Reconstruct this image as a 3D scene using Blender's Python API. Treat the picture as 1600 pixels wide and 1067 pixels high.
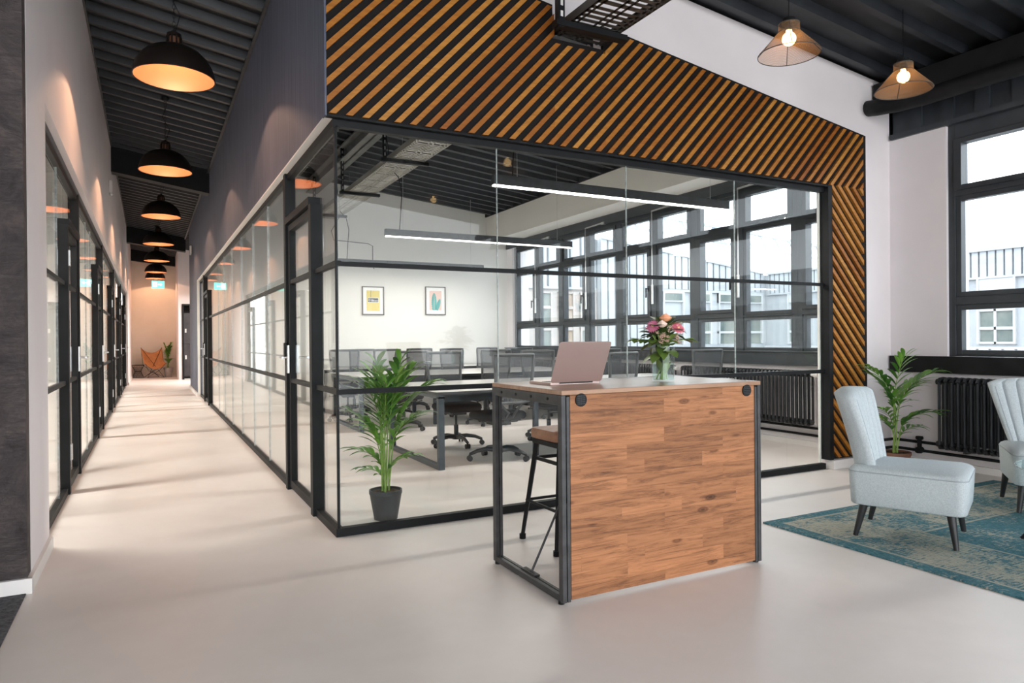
import bpy, bmesh, math, random
from mathutils import Vector, Matrix
for o in list(bpy.data.objects): bpy.data.objects.remove(o, do_unlink=True)
S = bpy.context.scene; COL = S.collection
PI = math.pi
# ------------------------------------------------------------------ camera, world, exposure
cam_d = bpy.data.cameras.new('camera'); cam = bpy.data.objects.new('camera', cam_d); COL.objects.link(cam)
cam_d.sensor_width = 36.0; cam_d.lens = 36.0*1080.0/1600.0; cam_d.clip_start = .05; cam_d.clip_end = 300
_y, _p, _r = .4836, -.0028, -.0087
F = Vector((math.sin(_y)*math.cos(_p), math.cos(_y)*math.cos(_p), math.sin(_p)))
R0 = F.cross(Vector((0,0,1))).normalized(); U0 = R0.cross(F)
Rt = math.cos(_r)*R0 + math.sin(_r)*U0; Up = -math.sin(_r)*R0 + math.cos(_r)*U0
m = Matrix((Rt, Up, -F)).transposed().to_4x4(); m.translation = Vector((-1.0198, -4.3076, 1.22))
cam.matrix_world = m; S.camera = cam
W = bpy.data.worlds.new('world'); S.world = W; W.use_nodes = True
bg = W.node_tree.nodes['Background']; bg.inputs[0].default_value = (.93,.97,1.0,1); bg.inputs[1].default_value = 2.9
S.view_settings.view_transform = 'Standard'; S.view_settings.look = 'None'
S.view_settings.gamma = 1; S.view_settings.use_curve_mapping = False
S.view_settings.exposure = 0.87
S.cycles.transparent_max_bounces = 24; S.cycles.max_bounces = 10

# ------------------------------------------------------------------ materials
def nt(name):
    m = bpy.data.materials.new(name); m.use_nodes = True
    n = m.node_tree; return m, n, n.nodes['Principled BSDF']
def setc(b, col, rough=.5, metal=0., spec=.5):
    b.inputs['Base Color'].default_value = (*col, 1); b.inputs['Roughness'].default_value = rough
    b.inputs['Metallic'].default_value = metal; b.inputs['Specular IOR Level'].default_value = spec
def N(n, t, **kw):
    x = n.nodes.new(t)
    for k, v in kw.items():
        if hasattr(x, k): setattr(x, k, v)
        else: x.inputs[k.replace('_', ' ')].default_value = v
    return x
def ramp(n, src, stops):
    r = n.nodes.new('ShaderNodeValToRGB'); e = r.color_ramp.elements
    while len(e) < len(stops): e.new(.5)
    for i, (p, c) in enumerate(stops): e[i].position = p; e[i].color = (*c, 1) if len(c) == 3 else c
    n.links.new(src, r.inputs[0]); return r.outputs[0]
def coords(n, scale=(1,1,1), rot=(0,0,0), loc=(0,0,0), src='Object'):
    tc = n.nodes.new('ShaderNodeTexCoord'); mp = n.nodes.new('ShaderNodeMapping')
    mp.inputs['Scale'].default_value = scale; mp.inputs['Rotation'].default_value = rot; mp.inputs['Location'].default_value = loc
    n.links.new(tc.outputs[src], mp.inputs[0]); return mp.outputs[0]
def noise(n, vec, scale, detail=4, rough=.55, dist=0.):
    x = N(n, 'ShaderNodeTexNoise'); x.inputs['Scale'].default_value = scale; x.inputs['Detail'].default_value = detail
    x.inputs['Roughness'].default_value = rough; x.inputs['Distortion'].default_value = dist
    n.links.new(vec, x.inputs['Vector']); return x.outputs['Fac']
def bump(n, b, h, strength=.2, dist=.01):
    x = n.nodes.new('ShaderNodeBump'); x.inputs['Strength'].default_value = strength; x.inputs['Distance'].default_value = dist
    n.links.new(h, x.inputs['Height']); n.links.new(x.outputs[0], b.inputs['Normal'])
def mottled(name, c1, c2, rough=.5, scale=3, stretch=(1,1,1), bs=0., metal=0., spec=.5, bscale=None, p=(.35,.65)):
    m, n, b = nt(name); setc(b, c1, rough, metal, spec)
    v = coords(n, stretch); f = noise(n, v, scale)
    n.links.new(ramp(n, f, [(p[0], c1), (p[1], c2)]), b.inputs['Base Color'])
    if bs: bump(n, b, noise(n, v, bscale or scale*8), bs)
    return m
def glass_mat(name, tint, base=.05, amp=.75, gl=.0, power=3.2):
    m = bpy.data.materials.new(name); m.use_nodes = True; n = m.node_tree; n.nodes.clear()
    o = n.nodes.new('ShaderNodeOutputMaterial'); mx = n.nodes.new('ShaderNodeMixShader')
    t = n.nodes.new('ShaderNodeBsdfTransparent'); t.inputs[0].default_value = (*tint, 1)
    g = n.nodes.new('ShaderNodeBsdfGlossy'); g.inputs['Roughness'].default_value = gl; g.inputs[0].default_value = (1,1,1,1)
    lw = n.nodes.new('ShaderNodeLayerWeight'); lw.inputs[0].default_value = .5
    pw = N(n, 'ShaderNodeMath', operation='POWER'); pw.inputs[1].default_value = power
    ml = N(n, 'ShaderNodeMath', operation='MULTIPLY_ADD'); ml.inputs[1].default_value = amp; ml.inputs[2].default_value = base
    n.links.new(lw.outputs['Facing'], pw.inputs[0]); n.links.new(pw.outputs[0], ml.inputs[0]); n.links.new(ml.outputs[0], mx.inputs[0])
    n.links.new(t.outputs[0], mx.inputs[1]); n.links.new(g.outputs[0], mx.inputs[2]); n.links.new(mx.outputs[0], o.inputs[0])
    return m
def emis(name, col, st):
    m = bpy.data.materials.new(name); m.use_nodes = True; n = m.node_tree; n.nodes.clear()
    o = n.nodes.new('ShaderNodeOutputMaterial'); e = n.nodes.new('ShaderNodeEmission')
    e.inputs[0].default_value = (*col, 1); e.inputs[1].default_value = st; n.links.new(e.outputs[0], o.inputs[0]); return m
def see_through(name, col, alpha, rough=.7, scale=None):
    m, n, b = nt(name); setc(b, col, rough); b.inputs['Alpha'].default_value = alpha; return m

M = {}
def mk_floor():
    m, n, b = nt('floor_resin'); setc(b, (.6,.55,.5), .38, 0, .35)
    v = coords(n); f1 = noise(n, v, .9, 5, .6, .6); f2 = noise(n, v, 9, 4)
    c = ramp(n, f1, [(.3, (.74,.67,.63)), (.7, (.82,.755,.72))])
    mx = N(n, 'ShaderNodeMixRGB', blend_type='MULTIPLY'); mx.inputs[0].default_value = .5
    n.links.new(c, mx.inputs[1]); n.links.new(ramp(n, f2, [(.2, (.93,.93,.93)), (.8, (1,1,1))]), mx.inputs[2])
    n.links.new(mx.outputs[0], b.inputs['Base Color'])
    n.links.new(ramp(n, f1, [(.3, (.33,.33,.33)), (.7, (.46,.46,.46))]), b.inputs['Roughness'])
    return m
M['floor'] = mk_floor()
M['carpet'] = mottled('grey_carpet', (.05,.05,.055), (.13,.13,.14), .95, 60, bs=.6)
M['white'] = mottled('white_paint', (.79,.735,.745), (.82,.765,.775), .75, 2)
M['bright'] = mottled('warm_white_paint', (.79,.77,.735), (.81,.79,.755), .8, 2)
M['beige'] = mottled('beige_paint', (.74,.68,.6), (.78,.72,.64), .75, 2)
M['skirt'] = mottled('skirting_white', (.78,.74,.72), (.82,.78,.76), .5, 3)
M['blue'] = mottled('grey_blue_wallcovering', (.075,.085,.125), (.13,.14,.19), .7, 1.2, (30,30,1.2), bs=.15, p=(.3,.7))
def mk_stucco():
    m, n, b = nt('dark_stucco'); setc(b, (.1,.09,.1), .8, 0, .3)
    v = coords(n, (1,1,1.3)); f = noise(n, v, 3.2, 12, .75, 1.1); g = noise(n, coords(n, (1,1,2.2)), 22, 8, .72, .9)
    n.links.new(ramp(n, f, [(.3, (.055,.045,.047)), (.48, (.115,.095,.095)), (.56, (.15,.12,.117)), (.72, (.22,.175,.165))]), b.inputs['Base Color'])
    bump(n, b, g, 1.0, .03); return m
M['stucco'] = mk_stucco()
M['ceil'] = mottled('dark_corrugated_metal', (.016,.018,.022), (.025,.028,.034), .42, 4, metal=.15, spec=.4)
M['black'] = mottled('black_powder_coat', (.006,.0065,.0075), (.01,.0105,.012), .55, 8, spec=.25)
M['steel'] = mottled('dark_steel', (.05,.05,.052), (.075,.075,.078), .45, 20, metal=.35)
M['beamside'] = mottled('beam_paint', (.17,.17,.165), (.22,.22,.21), .6, 4)
M['winframe'] = mottled('anthracite_frame', (.03,.036,.044), (.042,.049,.058), .4, 5)
M['rad'] = mottled('black_radiator', (.02,.022,.026), (.032,.034,.04), .3, 5)
M['chrome'] = mottled('brushed_steel', (.55,.55,.55), (.7,.7,.7), .28, 30, (1,1,8), metal=.9)
M['plastic'] = mottled('black_plastic', (.03,.032,.036), (.045,.048,.053), .45, 12)
M['greyplastic'] = mottled('grey_plastic', (.06,.063,.068), (.085,.088,.093), .45, 12)
M['seatfab'] = mottled('black_seat_fabric', (.02,.021,.024), (.035,.037,.042), .9, 150, bs=.3)
M['mesh'] = see_through('chair_mesh_fabric', (.075,.08,.088), .64)
M['meshdark'] = M['mesh']
M['tabletop'] = mottled('white_laminate', (.78,.75,.72), (.82,.79,.76), .25, 4)
M['tabledge'] = mottled('dark_edge', (.03,.03,.032), (.04,.04,.042), .4, 5)
M['tableleg'] = mottled('blue_grey_steel', (.045,.06,.075), (.06,.078,.095), .4, 6)
M['tray'] = mottled('galvanised_tray', (.42,.4,.36), (.5,.48,.44), .45, 6, metal=.3)
M['trayblk'] = mottled('dark_tray', (.06,.055,.05), (.1,.09,.08), .45, 6, metal=.4)
M['glass'] = glass_mat('clear_glass', (.975,.99,.985), .015, .42, power=4)
M['winglass'] = glass_mat('window_glass', (.96,.985,1.0), .03, .5)
M['edgeglass'] = mottled('glass_joint', (.3,.34,.34), (.55,.6,.6), .1, 40)
M['led'] = emis('led_strip', (1,.93,.84), 5)
M['ledin'] = emis('led_strip_soft', (1,.95,.88), 5)
M['bulb'] = emis('filament_bulb', (1,.5,.2), 4)
M['exit'] = emis('exit_green', (.1,.85,.7), 2.2)
M['exitw'] = emis('exit_white', (.85,1,.97), 2.6)
def mk_lampout():
    m, n, b = nt('bronze_shade'); setc(b, (.014,.009,.007), .6, .2, .3); return m
M['shade'] = mk_lampout()
M['shadein'] = mottled('copper_shade_inside', (.15,.06,.028), (.17,.07,.033), .5, 4, metal=.1)
def mk_gauze():
    m, n, b = nt('wire_gauze_shade'); setc(b, (.42,.25,.14), .5, .3)
    w = N(n, 'ShaderNodeTexWave', bands_direction='Z'); w.inputs['Scale'].default_value = 70
    n.links.new(coords(n), w.inputs['Vector'])
    n.links.new(ramp(n, w.outputs['Fac'], [(.2, (.35,.35,.35)), (.8, (.62,.62,.62))]), b.inputs['Alpha'])
    return m
M['gauze'] = mk_gauze()
def mk_slat():
    m, n, b = nt('oiled_pine_slats'); setc(b, (.6,.27,.07), .45, 0, .35)
    g = n.nodes.new('ShaderNodeNewGeometry')
    base = ramp(n, g.outputs['Random Per Island'], [(0, (.3,.095,.013)), (.35, (.38,.14,.019)), (.7, (.43,.175,.028)), (1, (.49,.22,.042))])
    v = coords(n, (1,1,1), (0, PI/4, 0)); v2 = coords(n, (2.5,10,34), (0, PI/4, 0))
    f = noise(n, v2, 1.6, 6, .6, .5)
    mx = N(n, 'ShaderNodeMixRGB', blend_type='MULTIPLY'); mx.inputs[0].default_value = .8
    n.links.new(base, mx.inputs[1]); n.links.new(ramp(n, f, [(.3, (.68,.6,.55)), (.65, (1.1,1.1,1.1))]), mx.inputs[2])
    n.links.new(mx.outputs[0], b.inputs['Base Color']); return m
M['slat'] = mk_slat()
M['slatback'] = mottled('black_brown_board', (.008,.006,.006), (.013,.01,.009), .75, 8, spec=.25)
def mk_plank():
    m, n, b = nt('acacia_block_board'); setc(b, (.4,.2,.1), .5, 0, .3)
    br = N(n, 'ShaderNodeTexBrick'); v = coords(n, (1,1,1), (PI/2,0,0))
    br.offset = .37; br.squash = .6; br.squash_frequency = 3
    br.inputs['Scale'].default_value = 1; br.inputs['Brick Width'].default_value = .62; br.inputs['Row Height'].default_value = .071
    br.inputs['Mortar Size'].default_value = .0004; br.inputs['Color1'].default_value = (0,0,0,1); br.inputs['Color2'].default_value = (1,1,1,1)
    n.links.new(v, br.inputs['Vector'])
    bw = N(n, 'ShaderNodeSeparateColor'); n.links.new(br.outputs['Color'], bw.inputs[0])
    # shift grain per block
    cb = N(n, 'ShaderNodeCombineXYZ'); ml = N(n, 'ShaderNodeMath', operation='MULTIPLY'); ml.inputs[1].default_value = 7.3
    n.links.new(bw.outputs[0], ml.inputs[0]); n.links.new(ml.outputs[0], cb.inputs[1])
    def grain(sc):
        a = coords(n, sc); vm = N(n, 'ShaderNodeVectorMath', operation='ADD'); n.links.new(a, vm.inputs[0]); n.links.new(cb.outputs[0], vm.inputs[1]); return vm.outputs[0]
    f = noise(n, grain((1.9,1.9,30)), 1.5, 12, .78, .7)
    base = ramp(n, f, [(.3, (.07,.035,.02)), (.41, (.23,.1,.047)), (.52, (.4,.175,.08)), (.72, (.52,.25,.12))])
    tone = ramp(n, bw.outputs[0], [(0, (.78,.76,.74)), (.5, (.95,.93,.92)), (1, (1.12,1.1,1.08))])
    mx = N(n, 'ShaderNodeMixRGB', blend_type='MULTIPLY'); mx.inputs[0].default_value = 1
    n.links.new(base, mx.inputs[1]); n.links.new(tone, mx.inputs[2])
    vo = N(n, 'ShaderNodeTexVoronoi'); vo.inputs['Scale'].default_value = 1; n.links.new(grain((3.6,3.6,9)), vo.inputs['Vector'])
    kn = ramp(n, vo.outputs['Distance'], [(.03, (.12,.1,.09)), (.07, (.5,.45,.42)), (.1, (.3,.26,.24)), (.16, (1,1,1))])
    m2 = N(n, 'ShaderNodeMixRGB', blend_type='MULTIPLY'); m2.inputs[0].default_value = .8
    n.links.new(mx.outputs[0], m2.inputs[1]); n.links.new(kn, m2.inputs[2]); n.links.new(m2.outputs[0], b.inputs['Base Color'])
    return m
M['plank'] = mk_plank()
def mk_topwood():
    m, n, b = nt('desk_top_wood'); setc(b, (.4,.25,.18), .3, 0, .5)
    f = noise(n, coords(n, (1.5,22,1.5)), 1.5, 7, .6, .3)
    n.links.new(ramp(n, f, [(.3, (.3,.165,.1)), (.6, (.43,.26,.17)), (.8, (.5,.33,.23))]), b.inputs['Base Color']); return m
M['topwood'] = mk_topwood()
M['woodleather'] = mottled('brown_leather', (.3,.14,.08), (.4,.2,.12), .5, 14, bs=.2)
M['lapt'] = mottled('rose_aluminium', (.56,.42,.39), (.58,.44,.41), .35, 4, metal=.55)
M['lapk'] = mottled('laptop_keys', (.03,.03,.03), (.05,.05,.05), .5, 4)
M['fabric'] = mottled('pale_grey_blue_wool', (.47,.52,.545), (.58,.63,.65), .95, 140, bs=.35, spec=.15)
M['seam'] = mottled('seam_thread', (.34,.37,.4), (.38,.41,.44), .9, 60)
M['blackwood'] = mottled('black_lacquered_wood', (.012,.012,.013), (.02,.02,.021), .4, 10)
M['tglass'] = glass_mat('table_glass', (.8,.93,.92), .08, .6)
def mk_leaf(name, a, c):
    m, n, b = nt(name); setc(b, a, .4, 0, .5)
    g = n.nodes.new('ShaderNodeNewGeometry')
    n.links.new(ramp(n, g.outputs['Random Per Island'], [(0, a), (1, c)]), b.inputs['Base Color'])
    b.inputs['Subsurface Weight'].default_value = .0; return m
M['leaf'] = mk_leaf('palm_leaf', (.035,.14,.02), (.2,.42,.06))
M['leaf2'] = mk_leaf('bouquet_leaf', (.03,.09,.02), (.17,.26,.05))
M['stem'] = mottled('green_stem', (.16,.3,.05), (.3,.42,.1), .5, 20)
M['pot'] = mottled('charcoal_pot', (.035,.037,.04), (.05,.052,.056), .55, 8)
M['potbrown'] = mottled('brown_pot', (.16,.07,.045), (.22,.1,.06), .6, 8)
M['soil'] = mottled('soil', (.03,.018,.01), (.14,.08,.05), .95, 40, bs=1.)
M['zinc'] = mottled('zinc_pot', (.4,.38,.36), (.5,.48,.46), .4, 8, metal=.5)
M['tan'] = mottled('tan_leather', (.42,.16,.05), (.52,.22,.08), .5, 6)
M['pink'] = mk_leaf('pink_petals', (.75,.13,.2), (.9,.3,.38))
M['mauve'] = mk_leaf('mauve_petals', (.55,.13,.25), (.7,.25,.35))
M['peach'] = mk_leaf('peach_petals', (.85,.33,.16), (.9,.5,.3))
M['cream'] = mk_leaf('cream_petals', (.85,.62,.5), (.92,.75,.65))
M['paper'] = mottled('paper_mat', (.85,.85,.84), (.88,.88,.87), .6, 4)
M['yellow'] = mottled('yellow_print', (.68,.53,.1), (.74,.62,.22), .6, 3)
M['prblack'] = mottled('print_black', (.03,.03,.04), (.05,.05,.06), .5, 4)
M['prwhite'] = mottled('print_white', (.85,.85,.85), (.9,.9,.9), .5, 4)
M['prpink'] = mottled('print_pink', (.75,.52,.45), (.8,.58,.5), .6, 3)
M['teal'] = mottled('print_teal', (.02,.27,.25), (.08,.42,.4), .6, 14, (1,1,.3))
M['frame'] = mottled('picture_frame', (.07,.045,.035), (.1,.07,.055), .5, 8)
M['locker'] = mottled('dark_locker', (.05,.045,.05), (.08,.07,.075), .5, 4)
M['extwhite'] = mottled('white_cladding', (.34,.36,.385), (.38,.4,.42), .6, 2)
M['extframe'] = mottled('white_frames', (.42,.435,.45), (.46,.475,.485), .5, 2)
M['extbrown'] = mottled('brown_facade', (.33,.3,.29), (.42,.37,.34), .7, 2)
M['extwin'] = mottled('dim_exterior_pane', (.09,.12,.12), (.2,.22,.2), .3, 1.5)
M['extwinb'] = mottled('warm_exterior_pane', (.3,.22,.16), (.45,.38,.32), .3, 1.8)
M['extground'] = mottled('pale_gravel', (.3,.3,.3), (.38,.38,.38), .9, 10)
M['gapshade'] = mottled('cladding_gap_shade', (.13,.15,.17), (.17,.19,.21), .7, 3)  # shade between the cladding ribs, put in as a darker colour
M['truss'] = mottled('white_truss', (.3,.33,.36), (.36,.39,.42), .6, 3)
def mk_rug():
    m, n, b = nt('vintage_teal_rug'); setc(b, (.1,.3,.35), .95, 0, .1)
    tc = n.nodes.new('ShaderNodeTexCoord'); sp = n.nodes.new('ShaderNodeSeparateXYZ'); n.links.new(tc.outputs['Object'], sp.inputs[0])
    def math_(op, a, c=None):
        x = N(n, 'ShaderNodeMath', operation=op)
        for i, q in enumerate((a, c)):
            if q is None: continue
            if isinstance(q, (int, float)): x.inputs[i].default_value = q
            else: n.links.new(q, x.inputs[i])
        return x.outputs[0]
    HX, HY = 1.345, 1.1
    dx = math_('SUBTRACT', HX, math_('ABSOLUTE', sp.outputs[0])); dy = math_('SUBTRACT', HY, math_('ABSOLUTE', sp.outputs[1]))
    d = math_('MINIMUM', dx, dy)     # distance from the edge
    v = tc.outputs['Object']
    n1 = noise(n, coords(n, (1,1.5,1)), 24, 10, .9, .4); n2 = noise(n, v, 2.2, 4, .6); n3 = noise(n, coords(n, (60,8,1)), 3, 4, .7)
    vo = N(n, 'ShaderNodeTexVoronoi'); vo.inputs['Scale'].default_value = 7; vo.distance = 'CHEBYCHEV'; n.links.new(v, vo.inputs['Vector'])
    rings = math_('SINE', math_('MULTIPLY', vo.outputs['Distance'], 42))
    pat = math_('ADD', math_('MULTIPLY', rings, .05), n1)
    band = ramp(n, d, [(.08, (.0,.0,.0)), (.1, (.11,.11,.11)), (.62, (.11,.11,.11)), (.66, (-.04,-.04,-.04))])
    val = math_('ADD', pat, math_('ADD', math_('MULTIPLY', math_('SUBTRACT', n2, .5), .5), band))
    msk = ramp(n, val, [(.55, (0,0,0)), (.64, (.85,.85,.85))])
    teal = ramp(n, noise(n, coords(n, (90,14,1)), 2, 6, .7), [(.3, (.028,.082,.105)), (.5, (.062,.165,.2)), (.72, (.19,.34,.38))])
    cream = ramp(n, n3, [(.3, (.34,.32,.26)), (.7, (.58,.53,.43))])
    mx = N(n, 'ShaderNodeMixRGB'); n.links.new(msk, mx.inputs[0]); n.links.new(teal, mx.inputs[1]); n.links.new(cream, mx.inputs[2])
    ln = ramp(n, d, [(.085, (0,0,0)), (.09, (.7,.7,.7)), (.105, (.7,.7,.7)), (.11, (0,0,0)), (.64, (0,0,0)), (.645, (.7,.7,.7)), (.66, (.7,.7,.7)), (.665, (0,0,0))])
    m3 = N(n, 'ShaderNodeMixRGB'); n.links.new(ln, m3.inputs[0]); n.links.new(mx.outputs[0], m3.inputs[1]); n.links.new(cream, m3.inputs[2])
    n.links.new(m3.outputs[0], b.inputs['Base Color']); bump(n, b, n3, .4, .01)
    return m
M['rug'] = mk_rug()

# ------------------------------------------------------------------ mesh helpers
class MB:
    def __init__(s): s.bm = bmesh.new()
    def box(s, x0, x1, y0, y1, z0, z1):
        v = [s.bm.verts.new((x, y, z)) for z in (z0, z1) for x, y in ((x0,y0),(x1,y0),(x1,y1),(x0,y1))]
        for f in ((3,2,1,0),(4,5,6,7),(0,1,5,4),(1,2,6,5),(2,3,7,6),(3,0,4,7)): s.bm.faces.new([v[i] for i in f])
        return s
    def bar(s, p0, p1, w, h=None, up=(0,0,1)):       # rectangular bar between two points
        p0, p1 = Vector(p0), Vector(p1); h = h or w; d = (p1-p0).normalized(); u = Vector(up)
        if abs(d.dot(u)) > .98: u = Vector((1,0,0))
        a = d.cross(u).normalized(); c = a.cross(d)
        v = [s.bm.verts.new(p + a*i*w/2 + c*j*h/2) for p in (p0, p1) for i, j in ((-1,-1),(1,-1),(1,1),(-1,1))]
        for f in ((3,2,1,0),(4,5,6,7),(0,1,5,4),(1,2,6,5),(2,3,7,6),(3,0,4,7)): s.bm.faces.new([v[i] for i in f])
        return s
    def ring(s, c, a, b, r, n): return [s.bm.verts.new(c + a*(r*math.cos(2*PI*i/n)) + b*(r*math.sin(2*PI*i/n))) for i in range(n)]
    def tube(s, pts, r, n=10, cap=True):
        pts = [Vector(p) for p in pts]; rs = r if isinstance(r, (list, tuple)) else [r]*len(pts); prev = None; a = None
        for i, p in enumerate(pts):
            d = (pts[min(i+1, len(pts)-1)] - pts[max(i-1, 0)]).normalized()
            if a is None: a = d.cross(Vector((0,0,1)) if abs(d.z) < .95 else Vector((1,0,0))).normalized()
            else: a = (a - d*a.dot(d)).normalized()
            rg = s.ring(p, a, d.cross(a), rs[i], n)
            if prev:
                for k in range(n): s.bm.faces.new((prev[k], prev[(k+1)%n], rg[(k+1)%n], rg[k]))
            elif cap: s.bm.faces.new(rg[::-1])
            prev = rg
        if cap: s.bm.faces.new(prev)
        return s
    def cyl(s, p0, p1, r, r2=None, n=16): return s.tube([p0, p1], [r, r if r2 is None else r2], n)
    def lathe(s, prof, c=(0,0,0), n=32, close=False):   # prof: (r, z)
        c = Vector(c); prev = None; X, Y = Vector((1,0,0)), Vector((0,1,0))
        for r, z in prof:
            if r < 1e-6: rg = [s.bm.verts.new(c + Vector((0,0,z)))]
            else: rg = s.ring(c + Vector((0,0,z)), X, Y, r, n)
            if prev:
                for k in range(n):
                    q = [prev[k % len(prev)], prev[(k+1) % len(prev)], rg[(k+1) % len(rg)], rg[k % len(rg)]]
                    q = list(dict.fromkeys(q))
                    if len(q) > 2: s.bm.faces.new(q)
            prev = rg
        return s
    def loft(s, rings, cap=True):
        prev = None
        for R in rings:
            rg = [s.bm.verts.new(p) for p in R]; n = len(rg)
            if prev:
                for k in range(n): s.bm.faces.new((prev[k], prev[(k+1)%n], rg[(k+1)%n], rg[k]))
            elif cap: s.bm.faces.new(rg[::-1])
            prev = rg
        if cap: s.bm.faces.new(prev)
        return s
    def prism(s, poly, axis, a, b):      # polygon in the other two axes, extruded from a to b
        def P(q, t):
            return {'y': (q[0], t, q[1]), 'x': (t, q[0], q[1]), 'z': (q[0], q[1], t)}[axis]
        v0 = [s.bm.verts.new(P(q, a)) for q in poly]; v1 = [s.bm.verts.new(P(q, b)) for q in poly]; n = len(poly)
        s.bm.faces.new(v0); s.bm.faces.new(v1[::-1])
        for i in range(n): s.bm.faces.new((v0[i], v1[i], v1[(i+1)%n], v0[(i+1)%n]))
        return s
    def face(s, pts): s.bm.faces.new([s.bm.verts.new(p) for p in pts]); return s
    def ico(s, c, r, sub=1, sc=(1,1,1)):
        mt = Matrix.Translation(Vector(c)) @ Matrix.Diagonal((*sc, 1)); bmesh.ops.create_icosphere(s.bm, subdivisions=sub, radius=r, matrix=mt); return s
    def build(s, name, mat, parent=None, smooth=False, bevel=0., fix=True, loc=None):
        if fix: bmesh.ops.recalc_face_normals(s.bm, faces=s.bm.faces)
        me = bpy.data.meshes.new(name); s.bm.to_mesh(me); s.bm.free()
        me.materials.append(mat)
        if smooth:
            me.polygons.foreach_set('use_smooth', [True]*len(me.polygons))
            try: me.set_sharp_from_angle(angle=math.radians(38 if smooth is True else smooth))
            except Exception: pass
        o = bpy.data.objects.new(name, me); COL.objects.link(o)
        if parent: o.parent = parent
        if loc: o.location = loc
        if bevel:
            b = o.modifiers.new('bevel', 'BEVEL'); b.width = bevel; b.segments = 2; b.limit_method = 'ANGLE'; b.angle_limit = math.radians(40)
        return o
def thing(name, label, cat, loc=(0,0,0), rz=0, group=None, kind=None):
    o = bpy.data.objects.new(name, None); COL.objects.link(o); o.empty_display_size = .1
    o.location = loc; o.rotation_euler = (0,0,rz); tag(o, label, cat, group, kind); return o
def tag(o, label, cat, group=None, kind=None):
    o['label'] = label; o['category'] = cat
    if group: o['group'] = group
    if kind: o['kind'] = kind
    return o
def struct(o, label, cat='wall'): return tag(o, label, cat, kind='structure')
def sroot(name, label, cat='wall', loc=(0,0,0)): return thing(name, label, cat, loc, kind='structure')
def dup(root, loc, rz, label, group=None):
    r = root.copy(); COL.objects.link(r); r.location = loc; r.rotation_euler = (0,0,rz); r['label'] = label
    if group: r['group'] = group
    for ch in list(root.children):
        c = ch.copy(); COL.objects.link(c); c.parent = r
        for g in list(ch.children):
            d = g.copy(); COL.objects.link(d); d.parent = c
    return r
def clip(poly, a, b, c):                # keep a*x + b*z <= c
    out = []
    for i in range(len(poly)):
        p, q = poly[i], poly[(i+1) % len(poly)]; fp, fq = a*p[0]+b*p[1]-c, a*q[0]+b*q[1]-c
        if fp <= 0: out.append(p)
        if (fp < 0 < fq) or (fq < 0 < fp):
            t = fp/(fp-fq); out.append((p[0]+t*(q[0]-p[0]), p[1]+t*(q[1]-p[1])))
    return out
def light(name, typ, loc, energy, col, size=.1, parent=None, **kw):
    d = bpy.data.lights.new(name, typ); d.energy = energy; d.color = col
    if typ == 'AREA':
        d.shape = 'RECTANGLE'; d.size = kw.get('sx', size); d.size_y = kw.get('sy', size)
    else: d.shadow_soft_size = size
    o = bpy.data.objects.new(name, d); COL.objects.link(o); o.location = loc
    if parent: o.parent = parent
    return o
zc = lambda x: 4.25 - .11*x if x > -.05 else 4.2555 - .16*(x+.05)     # ceiling height

# ------------------------------------------------------------------ structure
struct(MB().box(-5.6, 5.9, -9, 24, -.2, 0).build('floor', M['floor']), 'smooth pale beige resin floor of the corridor and office', 'floor')
struct(MB().prism([(-1.56,-.22),(-1.56,-9),(-5.6,-9),(-5.6,-.22)], 'z', .0, .006).build('floor', M['carpet']), 'dark grey carpet strip beside the stucco wall', 'floor')
# corrugated ceiling, ribs run along x
cb = MB(); P = .315; y = -9; prof = []
while y < 24:
    for dy, dz in ((0,.0),(.055,.0),(.08,.07),(.285,.07),(.31,0)): prof.append((y+dy, dz))
    y += P
for x0, x1 in ((-5.6,-.05),(-.05,6.2)):
    pv = None
    for yy, dz in prof:
        q = [cb.bm.verts.new((x0, yy, zc(x0-1e-4)+dz)), cb.bm.verts.new((x1, yy, (zc(x1) if x1 > 0 else 4.2555)+dz))]
        if pv: cb.bm.faces.new((pv[0], pv[1], q[1], q[0]))
        pv = q
struct(cb.build('ceiling', M['ceil'], fix=False), 'dark corrugated metal roof ceiling', 'ceiling')
# roof slab above, keeps daylight out
MBr = MB().prism([(-5.7, zc(-5.7)+.1),(-.05,4.36),(6.3,zc(6.3)+.08),(6.3,zc(6.3)+.2),(-5.7,zc(-5.7)+.2)], 'y', -9, 24.1)
struct(MBr.build('ceiling', M['ceil']), 'roof deck above the corrugated sheets', 'ceiling')

# left block: stucco end face, white corridor face, header over the glazing
o = MB().box(-5.6, -1.557, -.205, -.1, 0, 4.5).build('wall_front_left', M['stucco']); struct(o, 'dark grey textured stucco wall at the left edge')
w = sroot('wall_left', 'white wall along the left side of the corridor', 'wall')
MB().box(-1.68, -1.555, -.1, .62, 0, 4.52).box(-1.68, -1.555, .62, 18.4, 2.655, 4.56).box(-1.68, -1.555, 18.4, 23.4, 0, 4.56).build('wall_face', M['white'], w)
struct(MB().box(-1.68, -1.6, .62, 18.4, 2.6, 2.655).build('trim_1', M['winframe']), 'dark head profile over the left corridor glazing', 'trim')
struct(MB().box(-1.565, -1.535, -.215, .62, 0, .075).box(-1.565, -1.535, 18.4, 23.4, 0, .075).build('baseboard_left', M['skirt'], bevel=.002), 'white skirting of the left corridor wall', 'baseboard')
struct(MB().box(-5.6, -1.535, -.23, -.2, 0, .075).build('baseboard_front_left', M['skirt'], bevel=.002), 'white skirting below the dark stucco wall', 'baseboard')
struct(MB().box(-5.7, -5.6, -9, 24, 0, 5.1).build('wall_far_left', M['bright']), 'white outer wall of the left offices')
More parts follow.
